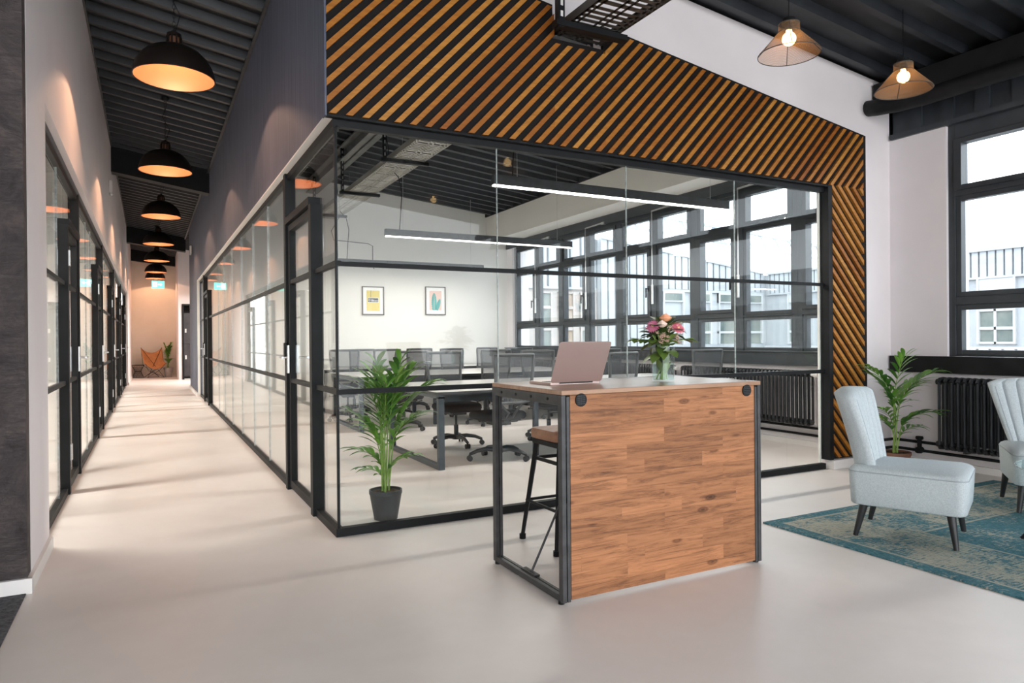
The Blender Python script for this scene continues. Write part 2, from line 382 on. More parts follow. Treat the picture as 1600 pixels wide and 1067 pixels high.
for i, yy in enumerate((4.15, 7.85, 11.5, 15.2)):
    struct(MB().box(-5.6, -1.72, yy, yy+.1, 0, 5.1).build('wall_left_divider', M['bright']), 'white dividing wall %s between the left offices' % ('nearest','second','third','fourth')[i])
# far end
struct(MB().box(-1.8, 2.6, 23.4, 23.5, 0, 5).build('wall_back', M['beige']), 'warm beige wall closing the far end of the corridor')
struct(MB().box(-1.56, -.1, 23.36, 23.4, 0, .07).build('baseboard_back', M['skirt']), 'white skirting at the corridor end', 'baseboard')
w = sroot('wall_right', 'white pier and lintel round the locker doorway', 'wall')
MB().box(-.16, -.06, 20.8, 23.4, 0, 4.35).box(-.06, 3, 20.8, 20.9, 2.48, 4.35).box(1.2, 3, 20.8, 20.9, 0, 2.48).build('wall_face', M['white'], w)
MB().box(-.06, 0.0, 20.76, 20.86, 0, 2.48).box(0, 1.2, 20.76, 20.86, 2.43, 2.48).build('door_frame', M['black'], w)
struct(MB().box(2.6, 2.7, 15.9, 24, 0, 4.35).build('wall_side', M['locker']), 'dark side wall of the locker room')
# blue-grey wall of the corridor
w = sroot('wall_corridor', 'grey-blue papered wall above the right glass partition', 'wall')
MB().box(-.05, .07, .021, 12.8, 2.612, 4.33).box(-.058, -.0455, -.045, .021, 2.6, 4.33).box(-.05, .07, 12.8, 15.9, 0, 4.33).build('wall_face', M['blue'], w)
MB().box(-.05, .0, .0, 12.8, 2.600, 2.612).box(-.05, .0, 12.77, 12.8, 0, 2.6).build('reveal', M['bright'], w)
struct(MB().box(-.05, 2.6, 15.9, 16.0, 0, 4.35).build('wall_return', M['blue']), 'blue wall return at the corridor corner')
struct(MB().box(-.075, -.05, 12.8, 15.92, 0, .08).build('baseboard_right', M['skirt']), 'white skirting under the blue corridor wall', 'baseboard')
# rooms behind the glass
struct(MB().box(.08, 6, 8.3, 8.4, 0, 4.35).build('wall_conference_back', M['bright']), 'bright white back wall of the glazed meeting room')
struct(MB().box(.08, 6, 12.8, 12.9, 0, 4.35).build('wall_second_room', M['bright']), 'white far wall of the second glazed office')
o = MB().box(5.03, 5.5, .125, 8.29, 3.2, 3.86).build('wall_bulkhead', M['bright']); struct(o, 'white boxed bulkhead above the meeting room windows')
# wall above the slats and the pier right of the glass
zt = lambda x: 3.841-.1428*x
w = sroot('wall_front', 'white wall above the slats with sloping roof line', 'wall')
TX0, TX1, TZ0, TZ1 = 1.59, 2.035, 3.40, 3.55
fb = MB()
for x0, x1, z0, z1 in ((-.04,TX0,None,None),(TX1,5.5,None,None)):
    fb.prism([(x0,2.612),(x1,2.612),(x1,zc(x1)+.05),(x0,zc(x0)+.05)], 'y', .02, .12)
fb.box(TX0, TX1, .02, .12, 2.612, TZ0); fb.prism([(TX0,TZ1),(TX1,TZ1),(TX1,zc(TX1)+.05),(TX0,zc(TX0)+.05)], 'y', .02, .12)
fb.box(4.56, 5.5, .02, .12, 0, 2.612)
fb.build('wall_face', M['white'], w)
struct(MB().box(4.535, 5.12, -.07, .02, 0, .085).box(5.12, 5.5, -.0, .02, 0, .085).build('baseboard_front', M['skirt'], bevel=.003), 'white plinth below the slat panel', 'baseboard')

# window wall (x = 5.5)
XW = 5.5
w = sroot('wall_window', 'white outer wall below and beside the windows', 'wall')
MB().box(XW, XW+.35, -9, 8.3, 0, 1.0).box(XW, XW+.35, -.53, .3, 1.0, 3.17).box(XW, XW+.35, 8.06, 12.9, 0, 4).build('wall_face', M['white'], w)
MB().box(XW+.05, XW+.35, -9, 8.3, 3.17, 3.8).build('lintel', M['winframe'], w)
cp = MB()
yy = -9.
while yy < -.0:
    cp.box(XW-.0, XW+.05, yy, min(yy+.12, 0), 3.17, 3.7); cp.box(XW+.025, XW+.05, min(yy+.12,0), min(yy+.3,0), 3.17, 3.7); yy += .3
cp.box(XW-.03, XW+.03, -9, -.005, 3.15, 3.2)
struct(cp.build('trim_2', M['winframe']), 'dark corrugated panel above the lounge windows', 'trim')
struct(MB().box(XW-.055, XW, .12, 8.3, .9, 1.05).box(XW-.075, XW, .12, 8.3, 1.045, 1.06).build('trim_3', M['winframe'], bevel=.003), 'dark cable duct and sill under the meeting room windows', 'trim')
struct(MB().box(XW-.05, XW, -9, -.0, .875, 1.03).build('trim_4', M['black'], bevel=.004), 'black sill band under the lounge windows', 'trim')
struct(MB().box(XW-.02, XW, .12, 8.3, 3.06, 3.2).build('trim_5', M['winframe']), 'dark head band over the meeting room windows', 'trim')
struct(MB().box(XW-.03, XW, .12, 8.3, 0, .06).box(XW-.03, XW, -9, 0, 0, .06).build('baseboard_window', M['skirt']), 'white skirting under the radiators', 'baseboard')
for i in range(4):      # socket plates on the duct
    yb = 3.55+i*.11
    o = MB().box(XW-.062, XW-.055, yb, yb+.085, .935, 1.02).build('wall_socket', M['plastic'], bevel=.002)
    tag(o, '%s socket plate from the corner side on the dark duct behind the vase' % ('first','second','third','fourth')[i], 'socket', 'sockets on the cable duct')
    MB().cyl((XW-.064,yb+.042,.978),(XW-.062,yb+.042,.978),.02,n=14).build('socket_hole', M['greyplastic'], o)

def window(idx, y0, y1, z0, rows, sash, label, handle=None, vent=None, x=XW):
    """one bay between y0 < y1; rows = [(za, zb, inset)] glass areas"""
    r = sroot('window_%d' % idx, label, 'window', (x+.03, 0, 0))
    f = MB(); za = z0
    f.box(0, .1, y0, y0+.06, z0, 3.17).box(0, .1, y1-.06, y1, z0, 3.17)
    cur = z0
    for (a, b, s) in rows:
        f.box(0, .1, y0+.06, y1-.06, cur, a - .045); cur = b + .045
    f.box(0, .1, y0+.06, y1-.06, cur, 3.17)
    f.build('window_frame', M['winframe'], r, bevel=.003)
    for (a, b, s) in rows:
        t = .065 if s else .045; dx = -.02 if s else .012
        gy0, gy1 = y0+.06+t, y1-.06-t
        MB().box(dx, .085, y0+.06, gy0, a-.045, b+.045).box(dx, .085, gy1, y1-.06, a-.045, b+.045).box(dx, .085, gy0, gy1, a-.045, a).box(dx, .085, gy0, gy1, b, b+.045).build('sash', M['winframe'], r, bevel=.003)
        MB().box(.055, .063, gy0, gy1, a, b).build('glass_pane', M['winglass'], r)
    if handle is not None:
        h = handle; yh = y0+.06+.03
        MB().box(-.03, -.02, yh-.014, yh+.014, h-.04, h+.04).box(-.075, -.03, yh-.01, yh+.01, h-.01, h+.01).box(-.075, -.06, yh-.012, yh+.012, h-.13, h+.012).build('window_handle', M['black'], r, bevel=.002)
    if vent is not None:
        yv = y1 - .03 if vent > 0 else y0+.03
        vr = MB().cyl((-.05,yv,1.75),(-.05,yv,3.07),.009,n=10).cyl((-.05,yv,1.72),(-.05,yv,2.0),.019,n=10).build('vent_rod', M['chrome'], r, smooth=True)
        MB().bar((-.05,yv,3.07),(-.05,y0+.3,3.09),.02,.022).box(-.07,-.02,y0+.3,y0+.38,3.06,3.1).build('vent_opener', M['chrome'], r)
edges = [8.03, 7.13, 6.26, 5.42, 4.53, 3.69, 2.83, 2.03, 1.15, .3]
ordn = ['in the far corner','second from the far corner','third from the far corner','fourth from the far corner','fifth from the far corner','behind the vase','right of the vase','third from the slat pier','next to the slat pier']
for i in range(9):
    op = (i % 2 == 0)
    rows = [(1.1,1.43,False),(1.54 if not op else 1.58, 2.53 if not op else 2.49, op),(2.65,2.97,not op)]
    window(i+1, edges[i+1], edges[i], 1.05, rows, op, 'anthracite framed meeting room window bay %s' % ordn[i], 1.95 if op else None, 1 if not op else None)
lb = [(-2.35,-.53),(-4.2,-2.37),(-6.05,-4.22),(-7.9,-6.07)]
for i, (a, b) in enumerate(lb):
    window(10+i, a, b, 1.03, [(1.09,1.455,False),(1.62,2.45,False),(2.59,2.97,True)], False, 'dark framed lounge window %s' % ('beside the palm','second from the corner','third from the corner','fourth from the corner')[i])
# dark angle profiles closing the sheet ends against the walls
struct(MB().box(5.005,5.03,.125,8.29,3.685,3.79).build('trim_11', M['ceil']), 'dark angle profile along the top of the bulkhead', 'trim')
struct(MB().box(-1.555,-1.535,-9,23.4,4.485,4.6).build('trim_12', M['ceil']), 'dark angle profile along the top of the left corridor wall', 'trim')
# steel beams
struct(MB().prism([(-1.555,3.985+.1),(-.05,3.82+.03),(-.05,4.3),(-1.555,4.52)], 'y', 9.0, 9.25).build('trim_6', M['black']), 'black steel cross beam over the corridor, nearer one', 'beam')
struct(MB().prism([(-1.555,4.05),(-.05,3.86),(-.05,4.3),(-1.555,4.52)], 'y', 17.9, 18.2).build('trim_7', M['black']), 'black steel cross beam over the far corridor', 'beam')
struct(MB().prism([(-1.555,4.1),(.3,3.9),(.3,4.3),(-1.555,4.52)], 'y', 23.2, 23.4).build('trim_8', M['black']), 'black beam against the corridor end wall', 'beam')
bz = 3.86
w = sroot('trim_9', 'grey steel beam running over the left side of the meeting room', 'beam')
MB().box(1.57, 1.59, .12, 8.3, bz, zc(1.5)).box(1.48,1.68,.12,8.3,bz,bz+.02).box(1.48,1.68,.12,8.3,zc(1.6)-.02,zc(1.6)).build('beam_web', M['beamside'], w)
struct(MB().box(5.22, 5.48, -9, -.0, 3.42, 3.66).build('trim_10', M['black'], bevel=.01), 'dark steel beam over the lounge window side', 'beam')
o = tag(MB().tube([(5.18,0.02,3.43),(5.12,-.12,3.39),(5.16,-.28,3.38),(5.2,-.5,3.38),(5.2,-9,3.38)], .075, 16).build('pipe', M['black'], smooth=True), 'thick black pipe bending out of the wall under the lounge beam', 'pipe')
o = tag(MB().box(-.085,-.055,-9,9.0,4.2,4.215).box(-.085,-.055,9.3,17.8,4.2,4.215).build('conduit', M['steel']), 'thin metal conduit along the top of the blue corridor wall', 'conduit')

# ------------------------------------------------------------------ glazed partitions
def handle_set(r, x, y, z=1.09, s=1, side=1):
    """door hardware in the plane x, latch at y"""
    hp = MB().box(x-.045, x-.03, y-.022, y+.022, z-.13, z+.1).box(x+.03, x+.045, y-.022, y+.022, z-.13, z+.1).build('handle_plate', M['chrome'], r, bevel=.002)
    MB().cyl((x-.1,y,z),(x-.03,y,z),.009).cyl((x-.1,y-.005,z),(x-.1,y-.12*s,z),.0095).cyl((x+.03,y,z),(x+.1,y,z),.009).cyl((x+.1,y-.005,z),(x+.1,y-.12*s,z),.0095).build('lever', M['chrome'], hp, smooth=True)
    MB().box(x-.06, x-.02, y+.035, y+.085, z+.0, z+.12).build('lock_box', M['black'], r, bevel=.004)
def corridor_glazing(name, xg, y0, y1, doors, side, label, joints):
    r = sroot(name, label, 'glass wall')
    xa, xb = xg-.025, xg+.025
    fr = MB(); segs = []; cur = y0
    for d0, d1 in doors: segs.append((cur, d0)); cur = d1
    segs.append((cur, y1))
    for a, b in segs:
        if b-a < .02: continue
        fr.box(xa, xb, a, b, 0, .05)
        fr.box(xa, xb, a, b, 2.55, 2.61)
    for a, b in doors: fr.box(xa, xb, a, b, 2.55, 2.61)
    fr.build('frame', M['black'], r)
    rl = MB()
    for a, b in segs:
        if b-a < .02: continue
        for z in (.885, 1.69): rl.box(xg-.018, xg+.018, a, b, z, z+.032)
    rl.build('rail', M['black'], r)
    for a, b in segs:
        if b-a < .02: continue
        MB().box(xg-.006, xg+.006, a, b, .04, 2.56).build('glass_pane', M['glass'], r)
    jt = MB()
    for j in joints: jt.box(xg-.007, xg+.007, j-.002, j+.002, .04, 2.56)
    if joints: jt.build('glass_joint', M['edgeglass'], r)
    for i, (d0, d1) in enumerate(doors):
        MB().box(xg-.004, xg+.004, d0, d1, 2.24, 2.56).build('glass_pane', M['glass'], r)
        MB().box(xg-.045, xg+.04, d1-.01, d1+.07, 0, 2.61).build('post', M['black'], r, bevel=.002)
        MB().box(xg-.045, xg+.04, d0-.07, d0+.01, 0, 2.18).build('post', M['black'], r, bevel=.002)
    return r
def glazed_door(idx, xg, d0, d1, label, side):
    r = sroot('door_%d' % idx, label, 'door', (xg, d0, 0)); L = d1-d0
    MB().box(-.025,.025,.012,.075,.02,2.17).box(-.025,.025,L-.075,L-.012,.02,2.17).box(-.025,.025,.075,L-.075,2.12,2.17).box(-.025,.025,.075,L-.075,.02,.085).build('door_frame', M['black'], r, bevel=.002)
    MB().box(-.02,.02,.075,L-.075,.885,.917).box(-.02,.02,.075,L-.075,1.69,1.722).build('glazing_bar', M['black'], r)
    MB().box(-.005,.005,.075,L-.075,.085,2.12).build('glass_pane', M['glass'], r)
    MB().box(-.048,.048,-.01,L+.01,2.18,2.235).build('head_rail', M['black'], r)
    handle_set(r, 0, L-.045)
    hg = MB()
    for z in (.27, 1.85): hg.box(.03, .052, -.03, .03, z, z+.13)
    hg.build('hinge', M['chrome'], r, bevel=.003)
XR, XL = .025, -1.632
corridor_glazing('wall_glass_right', XR, .0, 12.77, [(.66,1.6),(10.25,11.25)], 1, 'long glass partition on the right side of the corridor', [2.82,3.93,5.05,6.2,7.3,8.35])
LD = [(2.36,3.3),(6.05,7.05),(9.75,10.75),(13.4,14.4),(17.0,18.0)]
corridor_glazing('wall_glass_left', XL, .62, 18.4, LD, -1, 'glass partition along the left side of the corridor', [1.2,1.9,4.6,5.3,8.4,12,15.6])
glazed_door(1, XR, .66, 1.6, 'black framed glass door of the meeting room near its front corner', 1)
glazed_door(2, XR, 10.25, 11.25, 'black framed glass door at the far end of the right partition', 1)
for i, (a, b) in enumerate(LD): glazed_door(3+i, XL, a, b, '%s black framed glass door on the left side of the corridor' % ('nearest','second','third','fourth','fifth')[i], -1)
# front glazing
r = sroot('wall_glass_front', 'front glass partition of the meeting room behind the counter', 'glass wall')
MB().box(.05, 4.51, 0, .05, 0, .052).box(.05, 4.51, -.0, .05, 2.555, 2.611).box(-.045, 4.56, -.044, -.0005, 2.598, 2.6115).box(4.51, 4.56, -.045, .06, .085, 2.612).build('frame', M['black'], r)
MB().box(.03, 4.51, .006, .042, .885, .917).box(.03, 4.51, .01, .04, 1.69, 1.718).build('rail', M['black'], r)
for a, b in ((.03,1.143),(1.147,2.262),(2.266,3.403),(3.407,4.02),(4.024,4.51)):
    MB().box(a, b, .02, .03, .045, 2.56).build('glass_pane', M['glass'], r)
MB().box(1.143,1.147,.019,.031,.05,2.56).box(2.262,2.266,.019,.031,.05,2.56).box(3.403,3.407,.019,.031,.05,2.56).build('glass_joint', M['edgeglass'], r)
MB().box(.012,.028,.012,.028,.05,2.56).build('corner_joint', M['black'], r)
MB().box(4.495,4.51,.05,.07,.0,2.56).build('jamb', M['bright'], r)

# ------------------------------------------------------------------ slat cladding
r = thing('slat_cladding', 'diagonal wooden slats on a black board framing the glazed meeting room', 'wall cladding', (0,0,0))
bb = MB()
def bboard(x0, x1, z0, ztop0, ztop1): bb.prism([(x0,z0),(x1,z0),(x1,ztop1),(x0,ztop0)], 'y', -.012, .02)
bboard(-.045, TX0, 2.612, zt(-.045)+.03, zt(TX0)+.03); bboard(TX1, 5.09, 2.612, zt(TX1)+.03, zt(5.09)+.03)
bboard(TX0, TX1, 2.612, TZ0, TZ0); bboard(4.56, 5.09, .085, 2.612, 2.612)
bb.build('backing_board', M['slatback'], r)
sl = MB(); sw = .047; k = 0; PX = .104
def addslat(poly):
    if len(poly) < 3: return
    ar = abs(sum(poly[i][0]*poly[(i+1)%len(poly)][1]-poly[(i+1)%len(poly)][0]*poly[i][1] for i in range(len(poly))))/2
    if ar > 2e-4: sl.prism(poly, 'y', -.038, -.012)
c0 = -5.0
tan = 1.06
while c0 < 6.0:
    # band between z = tan*(x) + b0 and b0+sw
    b0 = 2.60 - tan*c0
    big = [(-.045, -.045*tan+b0), (5.02, 5.02*tan+b0), (5.02, 5.02*tan+b0+sw), (-.045, -.045*tan+b0+sw)]
    for xa, xb, top in ((-.043,TX0,None),(TX0,TX1,TZ0-.04),(TX1,5.02,None)):
        q = clip(big, 0, -1, -2.622); q = clip(q, -1, 0, -xa) if q else q; q = clip(q, 1, 0, xb) if q else q
        if q: q = clip(q, 0, 1, top) if top else clip(q, .1428, 1, 3.841)
        if q: addslat(q)
    # mirrored band below the knee
    if True:
        b1 = 2.6225*2
        m1 = [(x, b1 - z) for x, z in big]
        q = clip(m1, 0, 1, 2.622); q = clip(q, 0, -1, -.1) if q else q; q = clip(q, -1, 0, -4.575) if q else q; q = clip(q, 1, 0, 5.02) if q else q
        if q: addslat(q)
    c0 += PX
sl.build('slats', M['slat'], r, bevel=.0015)

# ------------------------------------------------------------------ lamps
def led_lamp(name, loc, L, label, group, power=60, rz=0, cord=True):
    t = thing(name, label, 'pendant light', loc, rz, group)
    MB().box(0, L, -.03, .03, .012, .1).build('housing', M['plastic'], t, bevel=.002)
    MB().box(.01, L-.01, -.024, .024, .0, .014).build('diffuser', M['led'], t)
    wz = zc(loc[0]+L/2) - loc[2]
    for x in (.25, L-.25): MB().cyl((x,0,.1),(x,0,zc(loc[0]+x)-loc[2]+.03),.0018,n=6).build('suspension_wire', M['chrome'], t)
    if cord: MB().tube([(.2,0,.1),(.24,.01,.6),(.2,.03,.8),(.1,.03,.9),(.02,.04,zc(loc[0])-loc[2]+.03)], .006, 8).build('power_cord', M['black'], t, smooth=True)
    a = light('led_light', 'AREA', (L/2,0,-.01), power, (1,.95,.88), parent=t, sx=L, sy=.05)
    return t
led_lamp('linear_pendant', (1.69,1.2,2.585), 2.82, 'long black linear lamp nearest the front glass of the meeting room', 'linear lamps in the meeting room', 34)
led_lamp('linear_pendant', (1.72,4.45,2.58), 2.88, 'long black linear lamp over the middle of the meeting room', 'linear lamps in the meeting room', 34)
led_lamp('linear_pendant', (1.76,7.35,2.51), 2.75, 'long black linear lamp nearest the white back wall', 'linear lamps in the meeting room', 13)
led_lamp('linear_pendant', (.9,10.4,2.6), 3.0, 'linear lamp in the second glazed office behind', 'linear lamps beyond the partitions', 70, cord=False)
for i, yy in enumerate((2.0, 6.0, 9.8, 13.4)):
    led_lamp('linear_pendant', (-4.6,yy,2.6), 2.4, 'linear lamp in the %s office left of the corridor' % ('nearest','second','third','fourth')[i], 'linear lamps beyond the partitions', 90, cord=False)

led_lamp('linear_pendant', (.3,19.0,2.9), 1.6, 'added unseen fill lamp in the side bay before the locker doorway', 'linear lamps beyond the partitions', 110, cord=False)  # unseen lamp, added to brighten the far end of the corridor
def dome_lamp():
    t = thing('dome_pendant', '', 'pendant light', (0,0,0), 0, 'dome pendants in the corridor')
    pr = [(.315,0),(.312,.04),(.295,.1),(.26,.16),(.205,.215),(.14,.25),(.075,.268)]
    sh = MB().lathe(pr + [(.06,.272)], n=40).build('lamp_shade', M['shade'], t, smooth=60, fix=False)
    inn = [(r-.006, z-.002) for r, z in pr] + [(.05,.27),(.046,.34),(0,.341)]
    MB().lathe(inn, n=40).build('shade_lining', M['shadein'], t, smooth=60, fix=False)
    MB().lathe([(.31,-.004),(.32,-.004),(.32,.006),(.31,.006)], n=40).build('rim', M['shade'], t, smooth=True)
    nk = MB().lathe([(.062,.265),(.062,.278)], n=20)
    for k in range(10):
        a = 2*PI*k/10; nk.cyl((.054*math.cos(a),.054*math.sin(a),.275),(.054*math.cos(a),.054*math.sin(a),.345),.008,n=6)
    nk.lathe([(.0,.345),(.06,.345),(.056,.37),(.03,.385),(.012,.4),(0,.4)], n=20).build('neck', M['shade'], t, smooth=True)
    MB().ico((0,0,.19), .035, 2).cyl((0,0,.2),(0,0,.26),.016).build('bulb', M['bulb'], t, smooth=True)
    return t
dome = dome_lamp()
dy = [2.15, 5.7, 9.35, 13.2, 16.8, 20.2, 22.6]
nm = ['nearest','second nearest','third','fourth','fifth','sixth','farthest']
for i, yy in enumerate(dy):
    loc = (-.81, yy, 3.44); lab = '%s bronze dome pendant with glowing copper inside over the corridor' % nm[i]
    if i == 0: dome.location = loc; dome['label'] = lab; t = dome
    else: t = dup(dome, loc, 0, lab)
    H = zc(-.81) - 3.44
    if i == 0: protoH = None
for o in [x for x in bpy.data.objects if x.name.startswith('dome_pendant')]:
    H = zc(-.81) - 3.44 + .02; c = MB(); z = .4; k = 0
    while z < H-.04:
        c.tube([(.012*math.cos(q)*(1 if k%2 else 0), .012*math.cos(q)*(0 if k%2 else 1), z+.02+.024*math.sin(q)) for q in [PI*j/4 for j in range(9)]], .0025, 5); z += .036; k += 1
    c.tube([(.01,0,.4),(.05,.03,.55),(-.03,.02,.7),(.02,-.02,.85),(0,0,H)], .004, 6)
    c.build('chain', M['black'], o)
    MB().lathe([(0,H-.05),(.03,H-.05),(.05,H-.02),(.05,H)], n=16).build('ceiling_rose', M['black'], o)
    light('pendant_light', 'POINT', (0,0,.15), 30, (1,.58,.34), .025, o)

def cone_lamp():
    t = thing('cone_pendant', '', 'pendant light', (0,0,0), 0, 'wire cone pendants in the lounge')
    MB().lathe([(.21,0),(.205,.012),(.075,.155),(.072,.16),(.07,.215)], n=48).build('lamp_shade', M['gauze'], t, smooth=True, fix=False)
    rg = MB()
    for rr, z in ((.21,0),(.073,.158),(.071,.215)):
        rg.tube([(rr*math.cos(a), rr*math.sin(a), z) for a in [2*PI*k/40 for k in range(41)]], .003, 6, cap=False)
    for k in range(4):
        a = PI/4+PI/2*k; rg.tube([(.21*math.cos(a),.21*math.sin(a),0),(.073*math.cos(a),.073*math.sin(a),.158),(.071*math.cos(a),.071*math.sin(a),.215)], .0025, 6)
    rg.build('wire_ring', M['steel'], t, smooth=True)
    MB().cyl((0,0,.17),(0,0,.225),.028).cyl((0,0,.215),(0,0,.25),.05,.045).cyl((0,0,.25),(0,0,.265),.015).build('socket', M['black'], t, smooth=True)
    MB().ico((0,0,.11), .047, 3).cyl((0,0,.14),(0,0,.18),.02).build('bulb', emis('bulb_glow', (1,.62,.25), 9), t, smooth=True)
    fl = MB()
    for k in range(5):
        a = 2*PI*k/5; fl.cyl((.012*math.cos(a),.012*math.sin(a),.08),(.006*math.cos(a),.006*math.sin(a),.145),.0042,n=6)
    fl.build('filament', emis('filament', (1,.6,.25), 30), t)
    return t
cone = cone_lamp()
cl = [((3.0,-.9,3.215),'wire cone pendant with filament bulb nearer the slatted wall centre'),((4.36,-.86,3.19),'wire cone pendant with filament bulb nearer the window wall'),
      ((2.75,-2.9,3.2),'wire cone pendant over the lounge, mirrored in the front glass'),((2.75,-5.3,3.2),'wire cone pendant farthest from the slats in the lounge')]
for i, (loc, lab) in enumerate(cl):
    t = cone if i == 0 else dup(cone, loc, 0, lab)
    t.location = loc; t['label'] = lab
    MB().cyl((0,0,.26),(0,0,zc(loc[0])-loc[2]+.02),.0035,n=8).build('cord', M['black'], t, smooth=True)
    light('pendant_light', 'POINT', (0,0,.11), 8, (1,.55,.28), .03, t)

# exit sign
t = thing('exit_sign', 'small glowing green emergency exit sign over the corridor', 'sign', (-.78,17.4,2.74)); t.scale = (.78,1,.9)
MB().box(-.2,.2,-.03,.03,0,.22).build('sign_box', M['exit'], t)
g = MB()
g.box(-.17,-.04,-.034,-.031,.03,.19)
g.box(.0,.08,-.034,-.031,.1,.125); g.prism([(.08,.07),(.13,.112),(.08,.155)], 'y', -.034, -.031)
g.build('arrow', M['exitw'], t)
g = MB().box(-.125,-.095,-.038,-.0345,.09,.145).box(-.15,-.12,-.038,-.0345,.05,.075).box(-.1,-.075,-.038,-.0345,.045,.09).box(-.14,-.07,-.038,-.0345,.12,.135); g.ico((-.105,-.036,.162), .013, 1, (1,.3,1))
g.build('running_figure', M['exit'], t)
[MB().cyl((x,0,.22),(x,0,1.84),.003,n=6).build('suspension_wire', M['steel'], t) for x in (-.15,.15)]
for x, y, z, s, lab in ((-1.55,8.1,3.55,1,'small white sensor box high on the left corridor wall'),(-.055,14.6,3.42,-1,'small white sensor box high on the blue wall')):
    o = thing('wall_sensor', lab, 'sensor', (x,y,z))
    MB().box(-.0 if s > 0 else -.05, .05 if s > 0 else 0, -.035,.035,0,.2).build('case', M['skirt'], o, bevel=.01)
    MB().ico((.03*s,0,-.01), .03, 2).build('lens', M['chrome'], o, smooth=True)
for yy, lab in ((4.3,'round black ceiling fitting near the first dome pendant'),):
    o = tag(MB().lathe([(0,-.06),(.04,-.06),(.06,-.03),(.06,0),(.06,.02)], (-.7,yy,zc(-.7)), 16).build('smoke_detector', M['black'], smooth=True), lab, 'smoke detector')

# ------------------------------------------------------------------ cable tray
def tray(name, x0, x1, y0, y1, z, mat, label):
    t = thing(name, label, 'cable tray', (0,0,0))
    MB().box(x0,x0+.004,y0,y1,z,z+.06).box(x1-.004,x1,y0,y1,z,z+.06).box(x0,x0+.02,y0,y1,z+.058,z+.062).box(x1-.02,x1,y0,y1,z+.058,z+.062).build('side_rail', mat, t)
    b = MB()
    for f in (0, .09, .42, .55, .88, .97):
        xx = x0 + f*(x1-x0); b.box(xx, xx+.018, y0, y1, z, z+.003)
    y = y0; k = 0
    while y < y1-.02:
        b.box(x0, x1, y, y+.036, z, z+.003) if k % 6 else b.box(x0, x1, y, y+.045, z, z+.003)
        y += .062 if k % 6 else .09; k += 1
    b.build('tray_floor', mat, t); return t
tr = tray('cable_tray', 1.6, 2.02, .14, 8.28, 3.43, M['tray'], 'pale perforated cable tray hanging under the meeting room ceiling')
for y in (1.9, 3.8, 5.85, 7.8):
    h = MB().box(1.5, 1.54, y-.02, y+.02, 3.38, zc(1.5)+.02)
    h.box(1.48, 2.08, y-.03, y+.03, 3.385, 3.425)
    h.build('hanger', M['black'], tr)
    h2 = MB()
    for k in range(9): h2.box(1.512,1.528,y-.0215,y-.0205,3.45+k*.075,3.49+k*.075)
    h2.build('slots', M['chrome'], tr)
tr = tray('cable_tray', 1.6, 2.02, -5.0, .0, 3.43, M['trayblk'], 'dark perforated cable tray running out of the wall over the lounge')
for y in (-.22, -2.4, -4.4):
    MB().box(1.5, 1.55, y-.025, y+.025, 3.38, zc(1.5)+.02).box(1.48, 2.08, y-.035, y+.035, 3.385, 3.425).build('hanger', M['black'], tr)
    h2 = MB()
    for k in range(9): h2.box(1.515,1.535,y-.0265,y-.0255,3.45+k*.075,3.49+k*.075)
    h2.build('slots', M['skirt'], tr)
o = tag(MB().tube([(1.98,7.9,3.42),(1.9,8.2,3.2),(1.96,8.27,3.05),(2.6,8.28,3.02),(2.68,8.28,2.98),(2.68,8.28,2.6),(2.68,8.2,2.55)], .007, 6).build('wall_cable', M['steel'], smooth=True), 'thin cable clipped across the white back wall down to the lamp', 'cable')

# ------------------------------------------------------------------ radiators and pipes
def radiator(y0, y1, z0, z1, label):
    t = thing('radiator', label, 'radiator', (5.385, y0, 0), 0, 'black column radiators under the windows'); n = int((y1-y0)/.055)
    c = MB()
    for i in range(n):
        y = .03 + i*.055
        for x in (-.06, 0, .06): c.tube([(x,y,z0+.03),(x,y,z1-.03)], .0125, 8)
        c.tube([(-.06,y,z1-.03),(-.05,y,z1-.006),(0,y,z1),(.05,y,z1-.006),(.06,y,z1-.03)], .018, 8)
        c.tube([(-.06,y,z0+.03),(-.05,y,z0+.006),(0,y,z0),(.05,y,z0+.006),(.06,y,z0+.03)], .018, 8)
    c.build('columns', M['rad'], t, smooth=True)
    MB().cyl((0,.0,z0+.03),(0,y1-y0,z0+.03),.026).cyl((0,0,z1-.03),(0,y1-y0,z1-.03),.026).build('header_tube', M['rad'], t, smooth=True)
    MB().cyl((0,-.05,z1-.03),(0,0,z1-.03),.015).cyl((0,-.09,z1-.03),(0,-.04,z1-.03),.026).build('valve', M['skirt'], t, smooth=True)
    for y in (.25, y1-y0-.25):
        MB().box(-.02,.095,y-.012,y+.012,z0-.03,z0+.0).build('wall_bracket', M['steel'], t)
    return t
radiator(.86, 2.9, .26, .835, 'black column radiator nearest the slat pier behind the front glass')
radiator(3.1, 5.2, .26, .835, 'black column radiator behind the vase, second from the slat pier')
radiator(5.6, 7.7, .26, .835, 'black column radiator in the far corner of the meeting room')
radiator(-2.4, -.5, .2, .83, 'black column radiator in the lounge behind the armchair')
def pipes(y0, y1, label, corner=False):
    b = MB()
    for z in (.13, .21):
        if corner: b.tube([(5.13,-.02,z),(5.45,-.02,z),(5.482,-.05,z),(5.482,y0,z)], .014, 10)
        else: b.tube([(5.482,y0,z),(5.482,y1,z)], .014, 10)
    tag(b.build('heating_pipe', M['black'], smooth=True), label, 'pipe', 'heating pipes above the skirting')
pipes(.14, 8.25, 'pair of black heating pipes under the meeting room radiators')
pipes(-8.9, 0, 'pair of black heating pipes round the lounge corner', True)
tag(MB().tube([(5.45,.5,.2),(5.45,.5,.3),(5.45,.5,.75),(5.43,.55,.81),(5.42,.78,.81)], .014, 10).build('riser_pipe', M['black'], smooth=True), 'black riser pipe feeding the radiator beside the slat pier', 'pipe')
